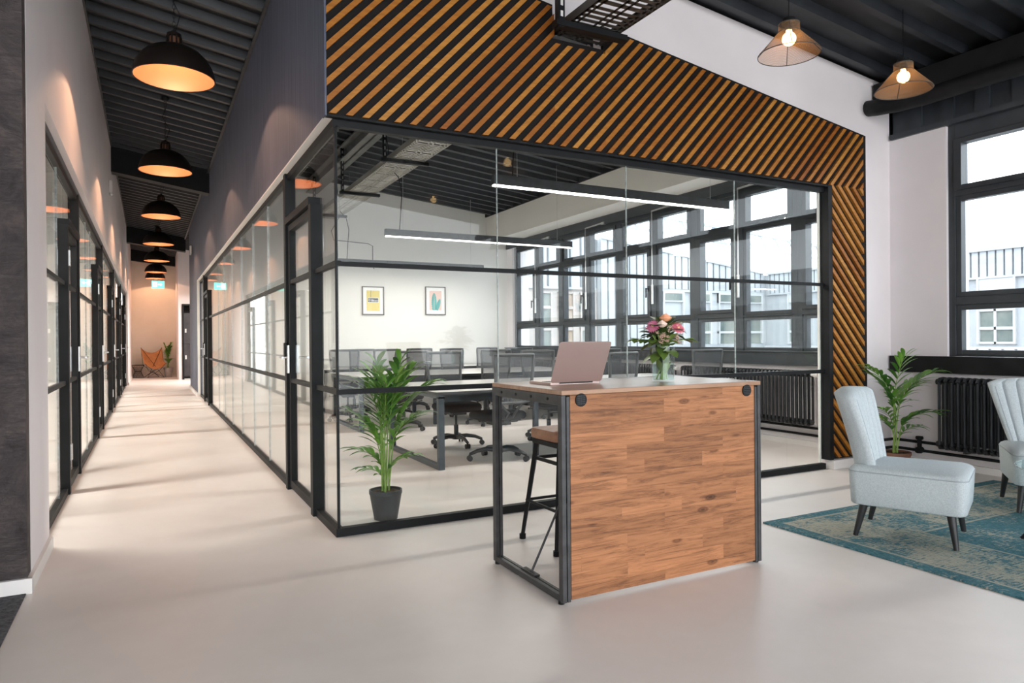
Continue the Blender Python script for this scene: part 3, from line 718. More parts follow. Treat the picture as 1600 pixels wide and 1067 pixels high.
o = thing('pipe_valve', 'black valve on the lounge pipes behind the palm', 'valve', (5.44,-.3,.14))
MB().cyl((0,0,-.03),(0,0,.1),.02).cyl((-.03,0,0),(.03,0,0),.03).build('valve_body', M['black'], o, smooth=True)
MB().lathe([(0,.1),(.03,.1),(.035,.115),(.03,.13),(0,.13)], n=12).build('hand_wheel', M['black'], o, smooth=True)

# ------------------------------------------------------------------ meeting tables
def bench(loc, L, D, label):
    t = thing('office_table', label, 'table', loc, 0, 'white meeting tables'); h = .74
    MB().box(0,L,0,D,h-.022,h).build('table_top', M['tabletop'], t, bevel=.004)
    MB().box(0,L,.0,D,h-.026,h-.022).box(-.002,L+.002,-.003,0,h-.026,h-.003).box(-.002,L+.002,D,D+.003,h-.026,h-.003).box(-.003,0,0,D,h-.026,h-.003).box(L,L+.003,0,D,h-.026,h-.003).build('edge_band', M['tabledge'], t)
    for x in (.04, L-.1):
        MB().box(x,x+.06,.05,.1,0,h-.05).box(x,x+.06,D-.1,D-.05,0,h-.05).box(x,x+.06,.1,D-.1,0,.045).box(x,x+.06,.05,D-.05,h-.07,h-.026).build('leg_frame', M['tableleg'], t, bevel=.003)
    for x in (L/3, 2*L/3):
        for y in (.35, D-.35): MB().box(x-.025,x+.025,y-.025,y+.025,0,h-.026).build('leg', M['tableleg'], t, bevel=.003)
    MB().box(.1,L-.1,.3,.34,h-.07,h-.03).box(.1,L-.1,D-.34,D-.3,h-.07,h-.03).build('crossbar', M['tableleg'], t)
    MB().box(.35,L-.35,D/2-.14,D/2+.14,h-.16,h-.155).box(.35,L-.35,D/2-.145,D/2-.14,h-.16,h-.1).box(.35,L-.35,D/2+.14,D/2+.145,h-.16,h-.1).build('cable_basket', M['tableleg'], t)
    sk = MB()
    for k in range(4):
        x = .6+k*.7; sk.box(x,x+.16,D/2-.06,D/2,h-.153,h-.12)
        sk.tube([(x+.2+.05*math.cos(a)*math.cos(a*.3), D/2+.03*math.sin(a), h-.12+.03*math.sin(a*1.7)) for a in [j*.5 for j in range(16)]], .006, 5)
    sk.build('power_strip', M['skirt'], t)
    return t
T1 = bench((1.33,1.68,0), 3.75, 1.6, 'white topped meeting table nearest the front glass')
T2 = bench((1.42,4.75,0), 3.7, 1.6, 'white topped meeting table in the middle row')
T3 = bench((1.5,7.42,0), 3.6, .8, 'white topped table against the back wall')

# ------------------------------------------------------------------ office chair
def rrect(w, h, r, n=5):
    out = []
    for cx, cy, a0 in ((w/2-r,h/2-r,0),(-w/2+r,h/2-r,PI/2),(-w/2+r,-h/2+r,PI),(w/2-r,-h/2+r,1.5*PI)):
        for k in range(n+1): a = a0+PI/2*k/n; out.append((cx+r*math.cos(a), cy+r*math.sin(a)))
    return out
def office_chair():
    t = thing('office_chair', '', 'chair', (0,0,0), 0, 'mesh office chairs in the meeting room')
    rings = []
    for z, w, d, r in ((.415,.36,.34,.1),(.42,.46,.44,.1),(.445,.49,.47,.1),(.475,.485,.465,.1),(.495,.45,.43,.1),(.502,.3,.3,.1)):
        rings.append([(x, y+.02, z - .02*max(0,(y-.1))*4*(1 if y > .1 else 0)) for x, y in rrect(w, d, r)])
    MB().loft(rings).build('seat', M['seatfab'], t, smooth=60)
    MB().box(-.15,.15,-.14,.16,.39,.418).box(-.09,.09,-.1,.1,.36,.39).build('seat_mechanism', M['plastic'], t, bevel=.006)
    MB().tube([(.1,.02,.385),(.25,.04,.38),(.29,.04,.385)], [.005,.005,.012], 8).build('lever', M['plastic'], t, smooth=True)
    # curved backrest frame
    def bp(u, v):        # u -1..1 across, v 0..1 up
        w = .235 + .0*v - .035*(1-v); x = u*w; return Vector((x, -.255 - .05*(1-u*u) - .05*v + .04*math.sin(PI*v)*-.5, .60 + .47*v))
    fr = MB(); path = []
    n = 10
    for i in range(n+1): path.append(bp(-.94+1.88*i/n, 0))
    for i in range(1, n): path.append(bp(.97, i/n))
    for i in range(n+1): path.append(bp(.94-1.88*i/n, 1))
    for i in range(1, n): path.append(bp(-.97, 1-i/n))
    path.append(path[0]); fr.tube(path, .0165, 8, cap=False)
    bk = fr.build('backrest', M['greyplastic'], t, smooth=60)
    g = MB(); vs = [[g.bm.verts.new(bp(-.97+1.94*i/12, j/8)) for i in range(13)] for j in range(9)]
    for j in range(8):
        for i in range(12): g.bm.faces.new((vs[j][i], vs[j][i+1], vs[j+1][i+1], vs[j+1][i]))
    g.build('mesh_panel', M['mesh'], bk, smooth=True)
    MB().tube([bp(-.95,.12),(-.12,-.25,.58),(-.04,-.26,.5),(-.04,-.16,.41)], .014, 8).tube([bp(.95,.12),(.12,-.25,.58),(.04,-.26,.5),(.04,-.16,.41)], .014, 8).build('back_support', M['plastic'], t, smooth=60)
    MB().cyl((0,0,.22),(0,0,.37),.014).cyl((0,0,.1),(0,0,.24),.026).build('gas_column', M['plastic'], t, smooth=True)
    b = MB().lathe([(0,.075),(.045,.075),(.05,.1),(.045,.125),(0,.13)], n=16)
    for k in range(5):
        a = 2*PI*k/5+.3; c, s_ = math.cos(a), math.sin(a)
        b.tube([(.03*c,.03*s_,.105),(.12*c,.12*s_,.115),(.22*c,.22*s_,.1),(.3*c,.3*s_,.068)], [.026,.023,.02,.016], 8)
    b.build('star_base', M['plastic'], t, smooth=60)
    for k in range(5):
        a = 2*PI*k/5+.3; c, s_ = math.cos(a), math.sin(a); x, y = .3*c, .3*s_
        MB().cyl((x-.024*s_,y+.024*c,.028),(x-.008*s_,y+.008*c,.028),.028).cyl((x+.008*s_,y-.008*c,.028),(x+.024*s_,y-.024*c,.028),.028).cyl((x,y,.03),(x,y,.07),.009).build('caster', M['plastic'], t, smooth=True)
    return t
oc = office_chair(); random.seed(4)
N1 = 'nearest table'; 
chairs = [
 (2.12,1.98,.08,'mesh office chair at the near side of the nearest table, beside the counter edge'),
 (3.2,1.72,.25,'mesh office chair seen just right of the laptop'),
 (5.0,2.33,-.05,'mesh office chair beside the radiator, seen right of the vase'),
 (2.12,3.08,PI+.05,'mesh office chair at the far side of the nearest table, left end'),
 (3.33,3.02,PI-.1,'mesh office chair at the far side of the nearest table, partly behind the laptop'),
 (4.72,3.25,PI+.25,'mesh office chair at the far side of the nearest table, window end'),
 (2.05,4.74,.05,'mesh office chair at the near side of the middle table, above the palm'),
 (3.32,4.72,-.05,'mesh office chair at the near side of the middle table, centre'),
 (4.6,4.75,.1,'mesh office chair at the near side of the middle table, window end'),
 (1.68,6.28,PI-.1,'mesh office chair at the far side of the middle table, beside the glass corner joint'),
 (2.42,6.25,PI+.05,'mesh office chair at the far side of the middle table, second from the corner joint'),
 (3.48,5.98,PI+.2,'mesh office chair at the far side of the middle table, third from the corner joint'),
 (4.8,6.2,PI-.1,'mesh office chair at the far side of the middle table, window end'),
 (2.05,7.3,.2,'mesh office chair at the back wall table, left end'),
 (3.11,7.3,0,'mesh office chair at the back wall table, below the leaf print'),
 (4.4,7.38,.15,'mesh office chair at the back wall table, window end')]
for i, (x, y, rz, lab) in enumerate(chairs):
    if i == 0: t = oc; t.location = (x,y,0); t.rotation_euler = (0,0,rz); t['label'] = lab
    else: dup(oc, (x,y,0), rz, lab)
for x, y, rz, lab in ((-2.5,1.5,2.6,'mesh office chair in the nearest left office'),(-2.6,5.6,2.8,'mesh office chair in the second left office'),(-2.7,9.4,.4,'mesh office chair in the third left office')):
    dup(oc, (x,y,0), rz, lab, 'mesh office chairs in the left offices')
for yy, lab in ((2.3,'nearest'),(6.1,'second'),(9.9,'third')):
    t = thing('office_desk', 'white desk inside the %s left office' % lab, 'desk', (-4.6,yy,0), 0, 'desks in the left offices')
    MB().box(0,2.4,0,.8,.718,.74).build('table_top', M['tabletop'], t)
    for x in (.05, 2.29): MB().box(x,x+.05,.03,.08,0,.7).box(x,x+.05,.72,.77,0,.7).box(x,x+.05,.03,.77,.68,.718).box(x,x+.05,.03,.77,0,.04).build('leg_frame', M['tableleg'], t)

# ------------------------------------------------------------------ pictures
def picture(cx, cz, w, h, label, kind):
    t = thing('framed_picture', label, 'picture', (cx, 8.3, cz), 0, 'framed prints on the back wall'); e = .018
    a, b = w/2, h/2
    MB().box(-a,a,-.03,-.001,b-e,b).box(-a,a,-.03,-.001,-b,-b+e).box(-a,-a+e,-.03,-.001,-b+e,b-e).box(a-e,a,-.03,-.001,-b+e,b-e).build('picture_frame', M['frame'], t)
    MB().box(-a+e,a-e,-.015,-.002,-b+e,b-e).build('mat_board', M['paper'], t)
    if kind == 1:
        p = MB().box(-.125,.125,-.018,-.0155,-.19,.19).build('print', M['yellow'], t)
        MB().box(-.047,-.041,-.0195,-.0185,.06,.19).prism([(-.1,-.035),(.105,-.035),(.105,.055),(-.1,.055)], 'y', -.0205, -.0185).build('sign_panel', M['prwhite'], p)
        MB().prism([(-.092,-.027),(.092,-.027),(.097,-.02),(.097,.04),(.092,.047),(-.092,.047),(-.097,.04),(-.097,-.02)], 'y', -.0225, -.021).box(-.047,-.041,-.0225,-.0205,.06,.19).build('sign_face', M['prblack'], p)
        q = MB()
        for k in range(8):
            a0 = 2*PI*k/8; a1 = 2*PI*(k+.75)/8; q.face([(-.07+.022*math.cos(v), -.0235, .012+.022*math.sin(v)) if rr else (-.07+.013*math.cos(v), -.0235, .012+.013*math.sin(v)) for v, rr in ((a0,1),(a1,1),(a1,0),(a0,0))])
        for x0, x1, z0, z1 in ((-.035,-.02,-.01,.006),(-.014,.0,-.01,.006),(.006,.02,-.01,.006),(.03,.045,-.01,.006),(.051,.066,-.01,.006),(.072,.086,-.01,.006),(-.035,.02,.012,.017),(-.035,.0,.022,.026)): q.box(x0,x1,-.0235,-.0228,z0,z1)
        q.build('sign_marks', M['prwhite'], p, fix=False)
    else:
        p = MB().box(-.125,.125,-.018,-.0155,-.18,.19).build('print', M['prpink'], t)
        def leaf(x0, z0, ang, L, W_, seed):
            random.seed(seed); L1 = []; R1 = []; n = 9
            for k in range(n+1):
                s = k/n; ww = W_*math.sin(PI*min(1, s*.85+.13))**.7
                for sg, lst in ((1, R1), (-1, L1)):
                    lst.append((sg*ww, s*L)); 
                    if 0 < k < n: lst.append((sg*ww*.72, s*L+L*.035))
            pts = L1 + R1[::-1]; ca, sa = math.cos(ang), math.sin(ang)
            return [(x0+x*ca-z*sa, z0+x*sa+z*ca) for x, z in pts]
        q = MB(); q.prism(leaf(-.03,-.18,.0,.33,.062,1), 'y', -.0205, -.0185); q.prism(leaf(.02,-.18,-.32,.23,.045,2), 'y', -.0225, -.021); q.build('leaf_shape', M['teal'], p)
        MB().box(-.033,-.027,-.0212,-.0207,-.17,.12).build('leaf_rib', M['prpink'], p)
picture(2.68, 1.965, .42, .53, 'framed yellow print with a small black and white sign', 1)
picture(3.92, 1.985, .42, .55, 'framed print of a teal leaf on pale pink', 2)
# ------------------------------------------------------------------ bar counter
t = thing('bar_counter', 'high wooden counter with black steel frame in front of the glass', 'counter', (0,0,0))
X0, X1, Y0, Y1, HT = .642, 1.905, -1.62, -.905, .985
MB().box(X0, X1, Y0-.005, Y1, HT-.022, HT).build('counter_top', M['topwood'], t, bevel=.003)
MB().box(.69, 1.86, Y0, Y0+.022, .02, HT-.023).build('front_panel', M['plank'], t, bevel=.002)
def loop(x, w, y0, y1, z1, nm_='leg_frame'):
    MB().box(x,x+w,y0,y0+.035,.012,z1).box(x,x+w,y1-.035,y1,.012,z1).box(x,x+w,y0+.035,y1-.035,.012,.042).box(x,x+w,y0+.035,y1-.035,z1-.045,z1).build(nm_, M['steel'], t, bevel=.002)
loop(X0, .022, Y0-.003, Y1+.003, HT-.023); loop(X1-.022, .022, Y0-.003, Y1+.003, HT-.023)
loop(X0+.027, .017, Y0-.003, Y1+.003, HT-.03, 'inner_frame'); loop(X1-.044, .017, Y0-.003, Y1+.003, HT-.03, 'inner_frame')
bo = MB()
for z in (.18,.45,.72): bo.box(X0+.02,X0+.03,Y0-.001,Y0+.02,z,z+.015).box(X0+.02,X0+.03,Y1-.03,Y1-.01,z,z+.015)
for k in range(4): bo.cyl((X0-.004,Y0+.12+k*.16,HT-.045),(X0,Y0+.12+k*.16,HT-.045),.007,n=10)
bo.build('bolt', M['black'], t)
MB().cyl((.9,Y1-.35,.45),(X0+.035,Y1-.36,.045),.006).cyl((X0+.035,Y1-.36,.045),(X0+.035,Y1-.3,.045),.012).box(X0+.02,X0+.05,Y1-.42,Y1-.28,.04,.05).build('brace_rod', M['steel'], t)
for x in (X0+.011, X1-.011):
    for y in (Y0+.03, Y1-.03): MB().cyl((x,y,0),(x,y,.014),.015).build('foot', M['black'], t, smooth=True)
for x in (.748, 1.802):
    g = MB().cyl((x,Y0-.006,.938),(x,Y0,.938),.031,n=28).build('cable_grommet', M['black'], t)
    q = MB()
    for a in range(-2,3):
        for b in range(-2,3): q.box(x+a*.009-.002,x+a*.009+.002,Y0-.0075,Y0-.006,.938+b*.009-.002,.938+b*.009+.002)
    q.build('grille', M['greyplastic'], g)
# stool
t = thing('bar_stool', 'metal bar stool with square leather seat tucked under the counter', 'stool', (1.2,-.78,0), 0)
MB().loft([[(x,y,z) for x, y in rrect(w, w, .05)] for z, w in ((.62,.3),(.63,.34),(.665,.345),(.685,.33),(.69,.25))]).build('seat', M['woodleather'], t, smooth=60)
MB().box(-.155,.155,-.155,.155,.59,.62).build('seat_frame', M['black'], t, bevel=.006)
for sx in (-1,1):
    for sy in (-1,1):
        MB().tube([(sx*.13,sy*.13,.61),(sx*.2,sy*.2,.02)], [.02,.014], 4).build('leg', M['black'], t)
        MB().cyl((sx*.2,sy*.2,0),(sx*.2,sy*.2,.03),.02).build('foot_cap', M['black'], t, smooth=True)
MB().cyl((-.18,-.18,.24),(.18,-.18,.24),.009).cyl((-.18,.18,.24),(.18,.18,.24),.009).cyl((-.18,-.18,.24),(-.18,.18,.24),.009).cyl((.18,-.18,.24),(.18,.18,.24),.009).build('foot_rail', M['black'], t, smooth=True)
MB().bar((-.14,-.14,.5),(.14,-.14,.5),.012,.02).bar((-.14,.14,.5),(.14,.14,.5),.012,.02).bar((-.14,-.14,.5),(-.14,.14,.5),.012,.02).bar((.14,-.14,.5),(.14,.14,.5),.012,.02).build('stretcher', M['black'], t)
# laptop: hinge line from (.776,-1.302) to (1.03,-1.41)
ang = math.atan2(-.114, .246)
t = thing('laptop', 'open rose-grey aluminium laptop seen from behind on the counter', 'laptop', (.933,-1.30,HT), 0)
MB().prism(rrect(.31,.22,.012), 'z', .002, .014).build('base', M['lapt'], t)
t.children[-1].location = (0,.115,0)
kb = MB()
for i in range(13):
    for j in range(5): kb.box(-.135+i*.0208,-.135+i*.0208+.017,.03+j*.019,.03+j*.019+.015,.014,.0155)
kb.build('keyboard', M['lapk'], t)
lid = MB(); TL = math.radians(-25)
ly = lambda z: math.tan(TL)*z
pts = rrect(.31,.228,.012)
lid.loft([[(x, math.sin(TL)*(z+.114)+o_*math.cos(TL), .014+math.cos(TL)*(z+.114)-o_*math.sin(TL)) for x, z in pts] for o_ in (-.003,.003)]).build('screen_lid', M['lapt'], t, bevel=.001)
MB().cyl((-.1,.002,.013),(.1,.002,.013),.006).build('hinge', M['lapk'], t, smooth=True)
# vase + bouquet
VX, VY = 1.44, -1.38
t = thing('glass_vase', 'clear glass cylinder vase with water on the counter', 'vase', (VX,VY,HT))
MB().lathe([(0,.0),(.058,0),(.061,.004),(.061,.19),(.057,.19),(.057,.012),(0,.012)], n=36).build('vase_wall', glass_mat('vase_glass', (.96,.985,.985), .03, .28), t, smooth=True)
MB().lathe([(0,.013),(.0565,.013),(.0565,.1),(0,.1)], n=36).build('water', glass_mat('water', (.9,.95,.93), .04, .5), t, smooth=True)
t = thing('flower_bouquet', 'bouquet of pink and peach flowers with green leaves in the vase', 'bouquet', (VX,VY,HT+.014))
random.seed(7)
st = MB()
for k in range(16):
    a = random.uniform(0,2*PI); r1 = random.uniform(.01,.045); r2 = random.uniform(.0,.04); b_ = a+PI+random.uniform(-.6,.6)
    st.tube([(r1*math.cos(a),r1*math.sin(a),.0),(r2*.3,0,.1),(r2*math.cos(b_),r2*math.sin(b_),.19),(1.8*r2*math.cos(b_),1.8*r2*math.sin(b_),.25)], .0028, 6)
st.build('stems', M['stem'], t, smooth=True)
def leafmesh(mb, p, d, L, w, droop=.3, fold=.15, seg=5, up=Vector((0,0,1))):
    p = Vector(p); d = Vector(d).normalized(); side = d.cross(up)
    if side.length < .1: side = Vector((1,0,0))
    side.normalize(); nrm = side.cross(d); prev = None
    for k in range(seg+1):
        s = k/seg; ww = w*math.sin(PI*min(1,(s*.93+.05)))**.8; c = p + d*(L*s) - Vector((0,0,1))*(droop*L*s*s)
        if k == seg: ww = w*.03
        row = [mb.bm.verts.new(c - side*ww + nrm*ww*fold), mb.bm.verts.new(c), mb.bm.verts.new(c + side*ww + nrm*ww*fold)]
        if prev:
            mb.bm.faces.new((prev[0],prev[1],row[1],row[0])); mb.bm.faces.new((prev[1],prev[2],row[2],row[1]))
        prev = row
lf = MB()
for k in range(80):
    a = random.uniform(0,2*PI); e = random.uniform(-.15,1.1); h = random.uniform(.17,.3); r = .04*random.random()
    leafmesh(lf, (r*math.cos(a),r*math.sin(a),h-.03*(e < .3)), (math.cos(a)*math.cos(e), math.sin(a)*math.cos(e), math.sin(e)), random.uniform(.09,.14), random.uniform(.024,.038), .35)
for a, L in ((PI+.35,.13),(PI+.7,.11),(.0,.13),(-.35,.14),(.2,.15),(PI+.3,.17)):
    a -= .48; d = Vector((math.cos(a),math.sin(a),.12)); lf.tube([(0,0,.19),d*.08+Vector((0,0,.2)),d*L*1.15+Vector((0,0,.2))], .0022, 5)
    for q in (-.6,.1,.7): leafmesh(lf, d*(L*.85)+Vector((0,0,.2)), (math.cos(a+q),math.sin(a+q),.05), .075, .024, .3)
for k in range(20):
    a = random.uniform(0,2*PI); leafmesh(lf, (.02*math.cos(a),.02*math.sin(a),.03+.1*random.random()), (math.cos(a)*.3,math.sin(a)*.3,.8), .075, .021, .1)
lf.build('foliage', M['leaf2'], t, smooth=True, fix=False)
def gerbera(c, nrm, mat, R=.036):
    c = Vector(c); nrm = Vector(nrm).normalized(); mb = MB()
    a = nrm.cross(Vector((0,0,1))).normalized() if abs(nrm.z) < .95 else Vector((1,0,0)); b = nrm.cross(a)
    for lay, (rr, n, lift) in enumerate(((R,20,.1),(R*.8,18,.3),(R*.5,14,.7))):
        for k in range(n):
            q = 2*PI*(k+.5*lay)/n; d = (a*math.cos(q)+b*math.sin(q)) + nrm*lift
            leafmesh(mb, c+nrm*.002*lay, d, rr, rr*.13, .08, .1, 3, up=nrm)
    o = mb.build('gerbera', mat, t, smooth=True, fix=False)
    MB().ico(c+nrm*.005, R*.22, 2).build('flower_centre', M['peach'], o, smooth=True)
cam_dir = Vector((-.55,-.8,.25))
gerbera((.055,-.055,.275), (-.1,-.75,.65), M['pink'], .044)
gerbera((-.085,-.02,.285), (-.75,-.45,.5), M['mauve'], .042)
def rose(c, R, mat):
    mb = MB(); c = Vector(c); random.seed(int(c.x*1e4) & 255)
    for lay in range(5):
        r = R*(.25+.17*lay); n = 3+lay
        for k in range(n):
            q = 2*PI*(k+.37*lay)/n; rows = []
            for j in range(5):
                v = j/4; rr = r*(.45+.75*math.sin(v*1.75)); z = R*(-.5+1.45*v*(1-.1*lay))
                rows.append([mb.bm.verts.new(c+Vector((rr*math.cos(q+u), rr*math.sin(q+u), z - (.12*R if abs(u) > .55 else 0)*v))) for u in (-.75,-.35,0,.35,.75)])
            for j in range(4):
                for i in range(4): mb.bm.faces.new((rows[j][i],rows[j][i+1],rows[j+1][i+1],rows[j+1][i]))
    mb.build('rose', mat, t, smooth=True, fix=False)
rose((.0,-.02,.325), .03, M['peach']); rose((-.045,-.045,.292), .026, M['cream'])
lf = MB()
random.seed(11)
for cx, cy, cz in ((-.055,-.075,.235),(-.035,-.08,.22),(.02,-.085,.225),(.035,-.075,.21),(.0,-.06,.27),(.085,-.02,.29),(-.06,-.06,.21),(-.075,-.06,.24)):
    for k in range(5):
        c = Vector((cx,cy,cz))+Vector([random.uniform(-.014,.014) for _ in range(3)])
        for j in range(6): leafmesh(lf, c, (math.cos(j*PI/3),math.sin(j*PI/3)*.6-.4,.4*math.sin(j*PI/3)), .017, .0055, .1, .1, 2)
lf.build('small_blossoms', M['cream'], t, smooth=True, fix=False)

# ------------------------------------------------------------------ palms
def frond(lf, st, base, az, H, L, lean, n=11, ll=.3, w=.016, spread=.9):
    """stem rises from base then arches; leaflets in two rows"""
    base = Vector(base); h = Vector((math.cos(az), math.sin(az), 0)); pts = []
    K = 12
    for k in range(K+1):
        s = k/K; pts.append(base + h*(lean*H*s*.35 + L*.75*max(0,s-.45)**1.6*2.0) + Vector((0,0,H*(s**.9) - L*.55*max(0,s-.6)**2*2.2)))
    st.tube(pts, [.006-.004*k/K for k in range(K+1)], 6)
    side = Vector((-h.y, h.x, 0))
    for i in range(n):
        s = .52 + .48*i/(n-1); f = s*K; k = min(int(f), K-1); p = pts[k].lerp(pts[k+1], f-k); tan_ = (pts[k+1]-pts[k]).normalized()
        l = ll*(.62+.5*math.sin(PI*(i+1)/(n+1)))
        for sg in (-1, 1):
            d = tan_*(.75+.3*i/n) + side*sg*spread*(1-.45*i/n) + Vector((0,0,.18+random.uniform(-.1,.15)))
            leafmesh(lf, p, d, l*random.uniform(.85,1.1), w*random.uniform(.8,1.15), random.uniform(.25,.5), .25, 6)
def palm(loc, label, pot, specs, name='potted_palm', potm=None, scale=1.):
    t = thing(name, label, 'plant', loc)
    rb, rt_, h = pot
    MB().lathe([(0,0),(rb,0),(rb*1.01,.01),(rt_*.97,h*.86),(rt_,h*.87),(rt_,h),(rt_-.01,h),(rt_-.012,h*.9),(0,h*.88)], n=36).build('pot', potm or M['pot'], t, smooth=True)
    sb = MB(); nn = 24
    vs = [[sb.bm.verts.new((r*(rt_-.014)*math.cos(2*PI*k/nn), r*(rt_-.014)*math.sin(2*PI*k/nn), h*.92+random.uniform(-.004,.012)*(r < .99))) for k in range(nn)] for r in (.25,.5,.75,1)]
    for i in range(3):
        for k in range(nn): sb.bm.faces.new((vs[i][k],vs[i][(k+1)%nn],vs[i+1][(k+1)%nn],vs[i+1][k]))
    sb.bm.faces.new(vs[0]); sb.build('soil', M['soil'], t, smooth=True)
    lf = MB(); st = MB()
    for (az, H, L, lean, n, ll) in specs:
        a = random.uniform(0,2*PI); r = .25*rt_*random.random()
        frond(lf, st, (r*math.cos(a), r*math.sin(a), h*.88), az, H*scale, L*scale, lean, n, ll*scale, .021*scale)
    st.build('stems', M['stem'], t, smooth=True)
    lf.build('leaves', M['leaf'], t, smooth=True, fix=False)
    return t
random.seed(21)
CA = .4836     # image-right direction has azimuth -CA ; image-left PI-CA
sp = [(PI-CA+.0,.6,.26,.35,8,.2),(PI-CA-.7,.78,.26,.2,8,.28),(-CA+.1,.8,.34,.3,9,.27),(-CA+.6,.88,.26,.15,8,.28),(PI/2,.85,.25,.2,8,.26),(-PI/2-.2,.8,.22,.1,8,.27),
      (PI-CA-.9,.5,.28,.5,7,.2),(-CA-.5,.6,.3,.4,7,.22),(PI-CA-.1,.34,.24,.5,6,.17),(-CA-.1,.3,.22,.5,5,.15),(PI-CA-.2,.2,.18,.6,4,.13),(-CA+1.2,.7,.25,.3,7,.24),(-PI/2+.5,.92,.14,.1,8,.25),(PI-CA-1.1,.9,.16,.12,8,.26)]
palm((.41,.3,0), 'tall potted palm in a charcoal pot inside the front glass corner', (.08,.112,.2), sp)
random.seed(5)
sp = [(PI-CA+.1,.85,.38,.1,9,.24),(PI-CA-.4,.78,.3,.15,8,.22),(-CA-.1,.82,.42,.3,9,.26),(-CA+.4,.7,.4,.35,8,.25),(PI-CA+.6,.48,.3,.4,7,.2),(-CA-.3,.46,.36,.5,8,.22),(-PI/2-.3,.92,.2,.05,8,.24),(-CA+.2,.3,.28,.6,5,.15),(PI-CA,.4,.25,.4,6,.17)]
palm((4.99,-.35,0), 'potted palm in the lounge corner between slat pier and radiator', (.1,.135,.17), sp, potm=M['potbrown'])
random.seed(9)
sp = [(a,.62+random.random()*.3,.12,.15,8,.22) for a in (0,1,2,3,4,5,5.6)] + [(a,.35,.15,.3,6,.18) for a in (.5,2.5,4.4)]
palm((-.42,22.95,0), 'small yucca in a zinc pot at the far end of the corridor', (.11,.16,.34), sp, name='potted_yucca', potm=M['zinc'])
for x, yy, lab in ((-2.2,4.0,'green palm inside the nearest left office'),):
    pass

# ------------------------------------------------------------------ lounge chairs
def slipper_chair():
    t = thing('armless_chair', '', 'chair', (0,0,0), 0, 'pale armless lounge chairs on the rug')
    # seat: front towards -y ; wider at the front
    def ringz(z, s, dy=0):
        out = []
        for x, y in rrect(.56*s, .62*s, .06*s, 6):
            k = 1 - .12*(y+.31)/.62
            out.append((x*k, y+dy, z))
        return out
    R = []
    for z, s in ((.19,.9),(.192,.95),(.2,.97),(.3,.99),(.385,1.0),(.4,.995),(.412,.97),(.424,.9),(.434,.7),(.438,.2)): R.append(ringz(z, s))
    MB().loft(R).build('seat', M['fabric'], t, smooth=70)
    # piping seam round the seat top
    pp = [Vector(p)+Vector((0,0,0)) for p in ringz(.393,1.0)]; pp.append(pp[0])
    MB().tube(pp, .0035, 6, cap=False).build('seat_piping', M['seam'], t, smooth=True)
    # fluted back
    H0, H1 = .34, .875; rings = []; n = 72; J = 22
    for j in range(J+1):
        v = j/J; z = H0+(H1-H0)*v; a = .17+.15*v**.85; b = .062+.006*v; e = 1.
        if v > .93: e = math.sqrt(max(0,1-((v-.93)/.075)**2))*.35+.65; 
        if j == J: e = .45
        if v < .06: e = .8+.2*v/.06
        yc = .235+.09*v+.03*v*v; ring = []
        us = [(-1+2*q/63, -1) for q in range(64)] + [(1-2*q/16, 1) for q in range(1, 16)]
        for u, sg in us:
            sq = max(0, 1-abs(u)**4.76)**.3; yy = sg*sq*b*e; x = u*a*(1-(1-e)*.35)
            if sg < 0 and abs(u) < .93:                # front: vertical channels
                yy += .022*(1-abs(math.sin((u*.5+.5)*PI*7))**.35)
            ring.append((x, yc - .05*u*u + yy, z + .012*(1-u*u)*v))
        rings.append(ring)
    bk = MB().loft(rings).build('backrest', M['fabric'], t, smooth=80)
    for i in range(8):
        u = -1+2*(i/7); u = max(-.88, min(.88, u)); pts = []
        for j in range(2, J-1):
            v = j/J; z = H0+(H1-H0)*v; a = .17+.15*v**.85; b = .062+.006*v; e = 1 if v < .93 else math.sqrt(max(0,1-((v-.93)/.075)**2))*.35+.65
            yc = .235+.09*v+.03*v*v; sq = (1-abs(u)**(2/.42))**.5
            yy = -(max(0,1-abs(u)**4.76)**.3)*b*e + (.019 if abs(u) < .88 else .002)
            pts.append((u*a, yc-.05*u*u+yy, z+.012*(1-u*u)*v))
        MB().tube(pts, .0035, 6).build('channel_seam', M['seam'], bk, smooth=True)
    for sx, sy, dx, dy in ((-1,-1,-.03,-.03),(1,-1,.03,-.03),(-1,1,-.02,.05),(1,1,.02,.05)):
        x, y = sx*.21, sy*.22
        MB().cyl((x,y,.215),(x+dx,y+dy,0),.025,.014,n=16).build('leg', M['blackwood'], t, smooth=True)
    return t
# faces -y locally
sc = slipper_chair()
sc.location = (3.10,-1.70,.012); sc.rotation_euler = (0,0,math.atan2(.42,.9)); sc['label'] = 'pale blue-grey armless lounge chair seen from the side beside the counter'
fx = math.atan2(-.62, -.78)+PI/2
dup(sc, (4.55,-1.78,.012), fx, 'pale blue-grey armless lounge chair facing the camera in front of the radiator')
# rug
o = MB().box(-1.345,1.345,-1.1,1.1,0,.012).build('rug', M['rug'], bevel=.003, loc=(3.875,-2.16,0)); tag(o, 'distressed teal and cream patterned rug under the lounge chairs', 'rug')
# glass coffee table
t = thing('coffee_table', 'round glass coffee table with black splayed legs on the rug', 'table', (3.70,-2.42,.012))
MB().lathe([(0,.438),(.395,.438),(.4,.442),(.4,.446),(.395,.45),(0,.45)], n=64).build('glass_top', M['tglass'], t, smooth=True)
MB().tube([(.399*math.cos(a),.399*math.sin(a),.444) for a in [2*PI*k/64 for k in range(65)]], .004, 6, cap=False).build('glass_edge', M['edgeglass'], t, smooth=True)
for k in range(3):
    a = 1.95+2*PI*k/3; MB().cyl((.06*math.cos(a),.06*math.sin(a),.42),(.37*math.cos(a),.37*math.sin(a),0),.014,.011).build('leg', M['black'], t, smooth=True)
MB().cyl((0,0,.41),(0,0,.437),.07).build('hub', M['black'], t, smooth=True)

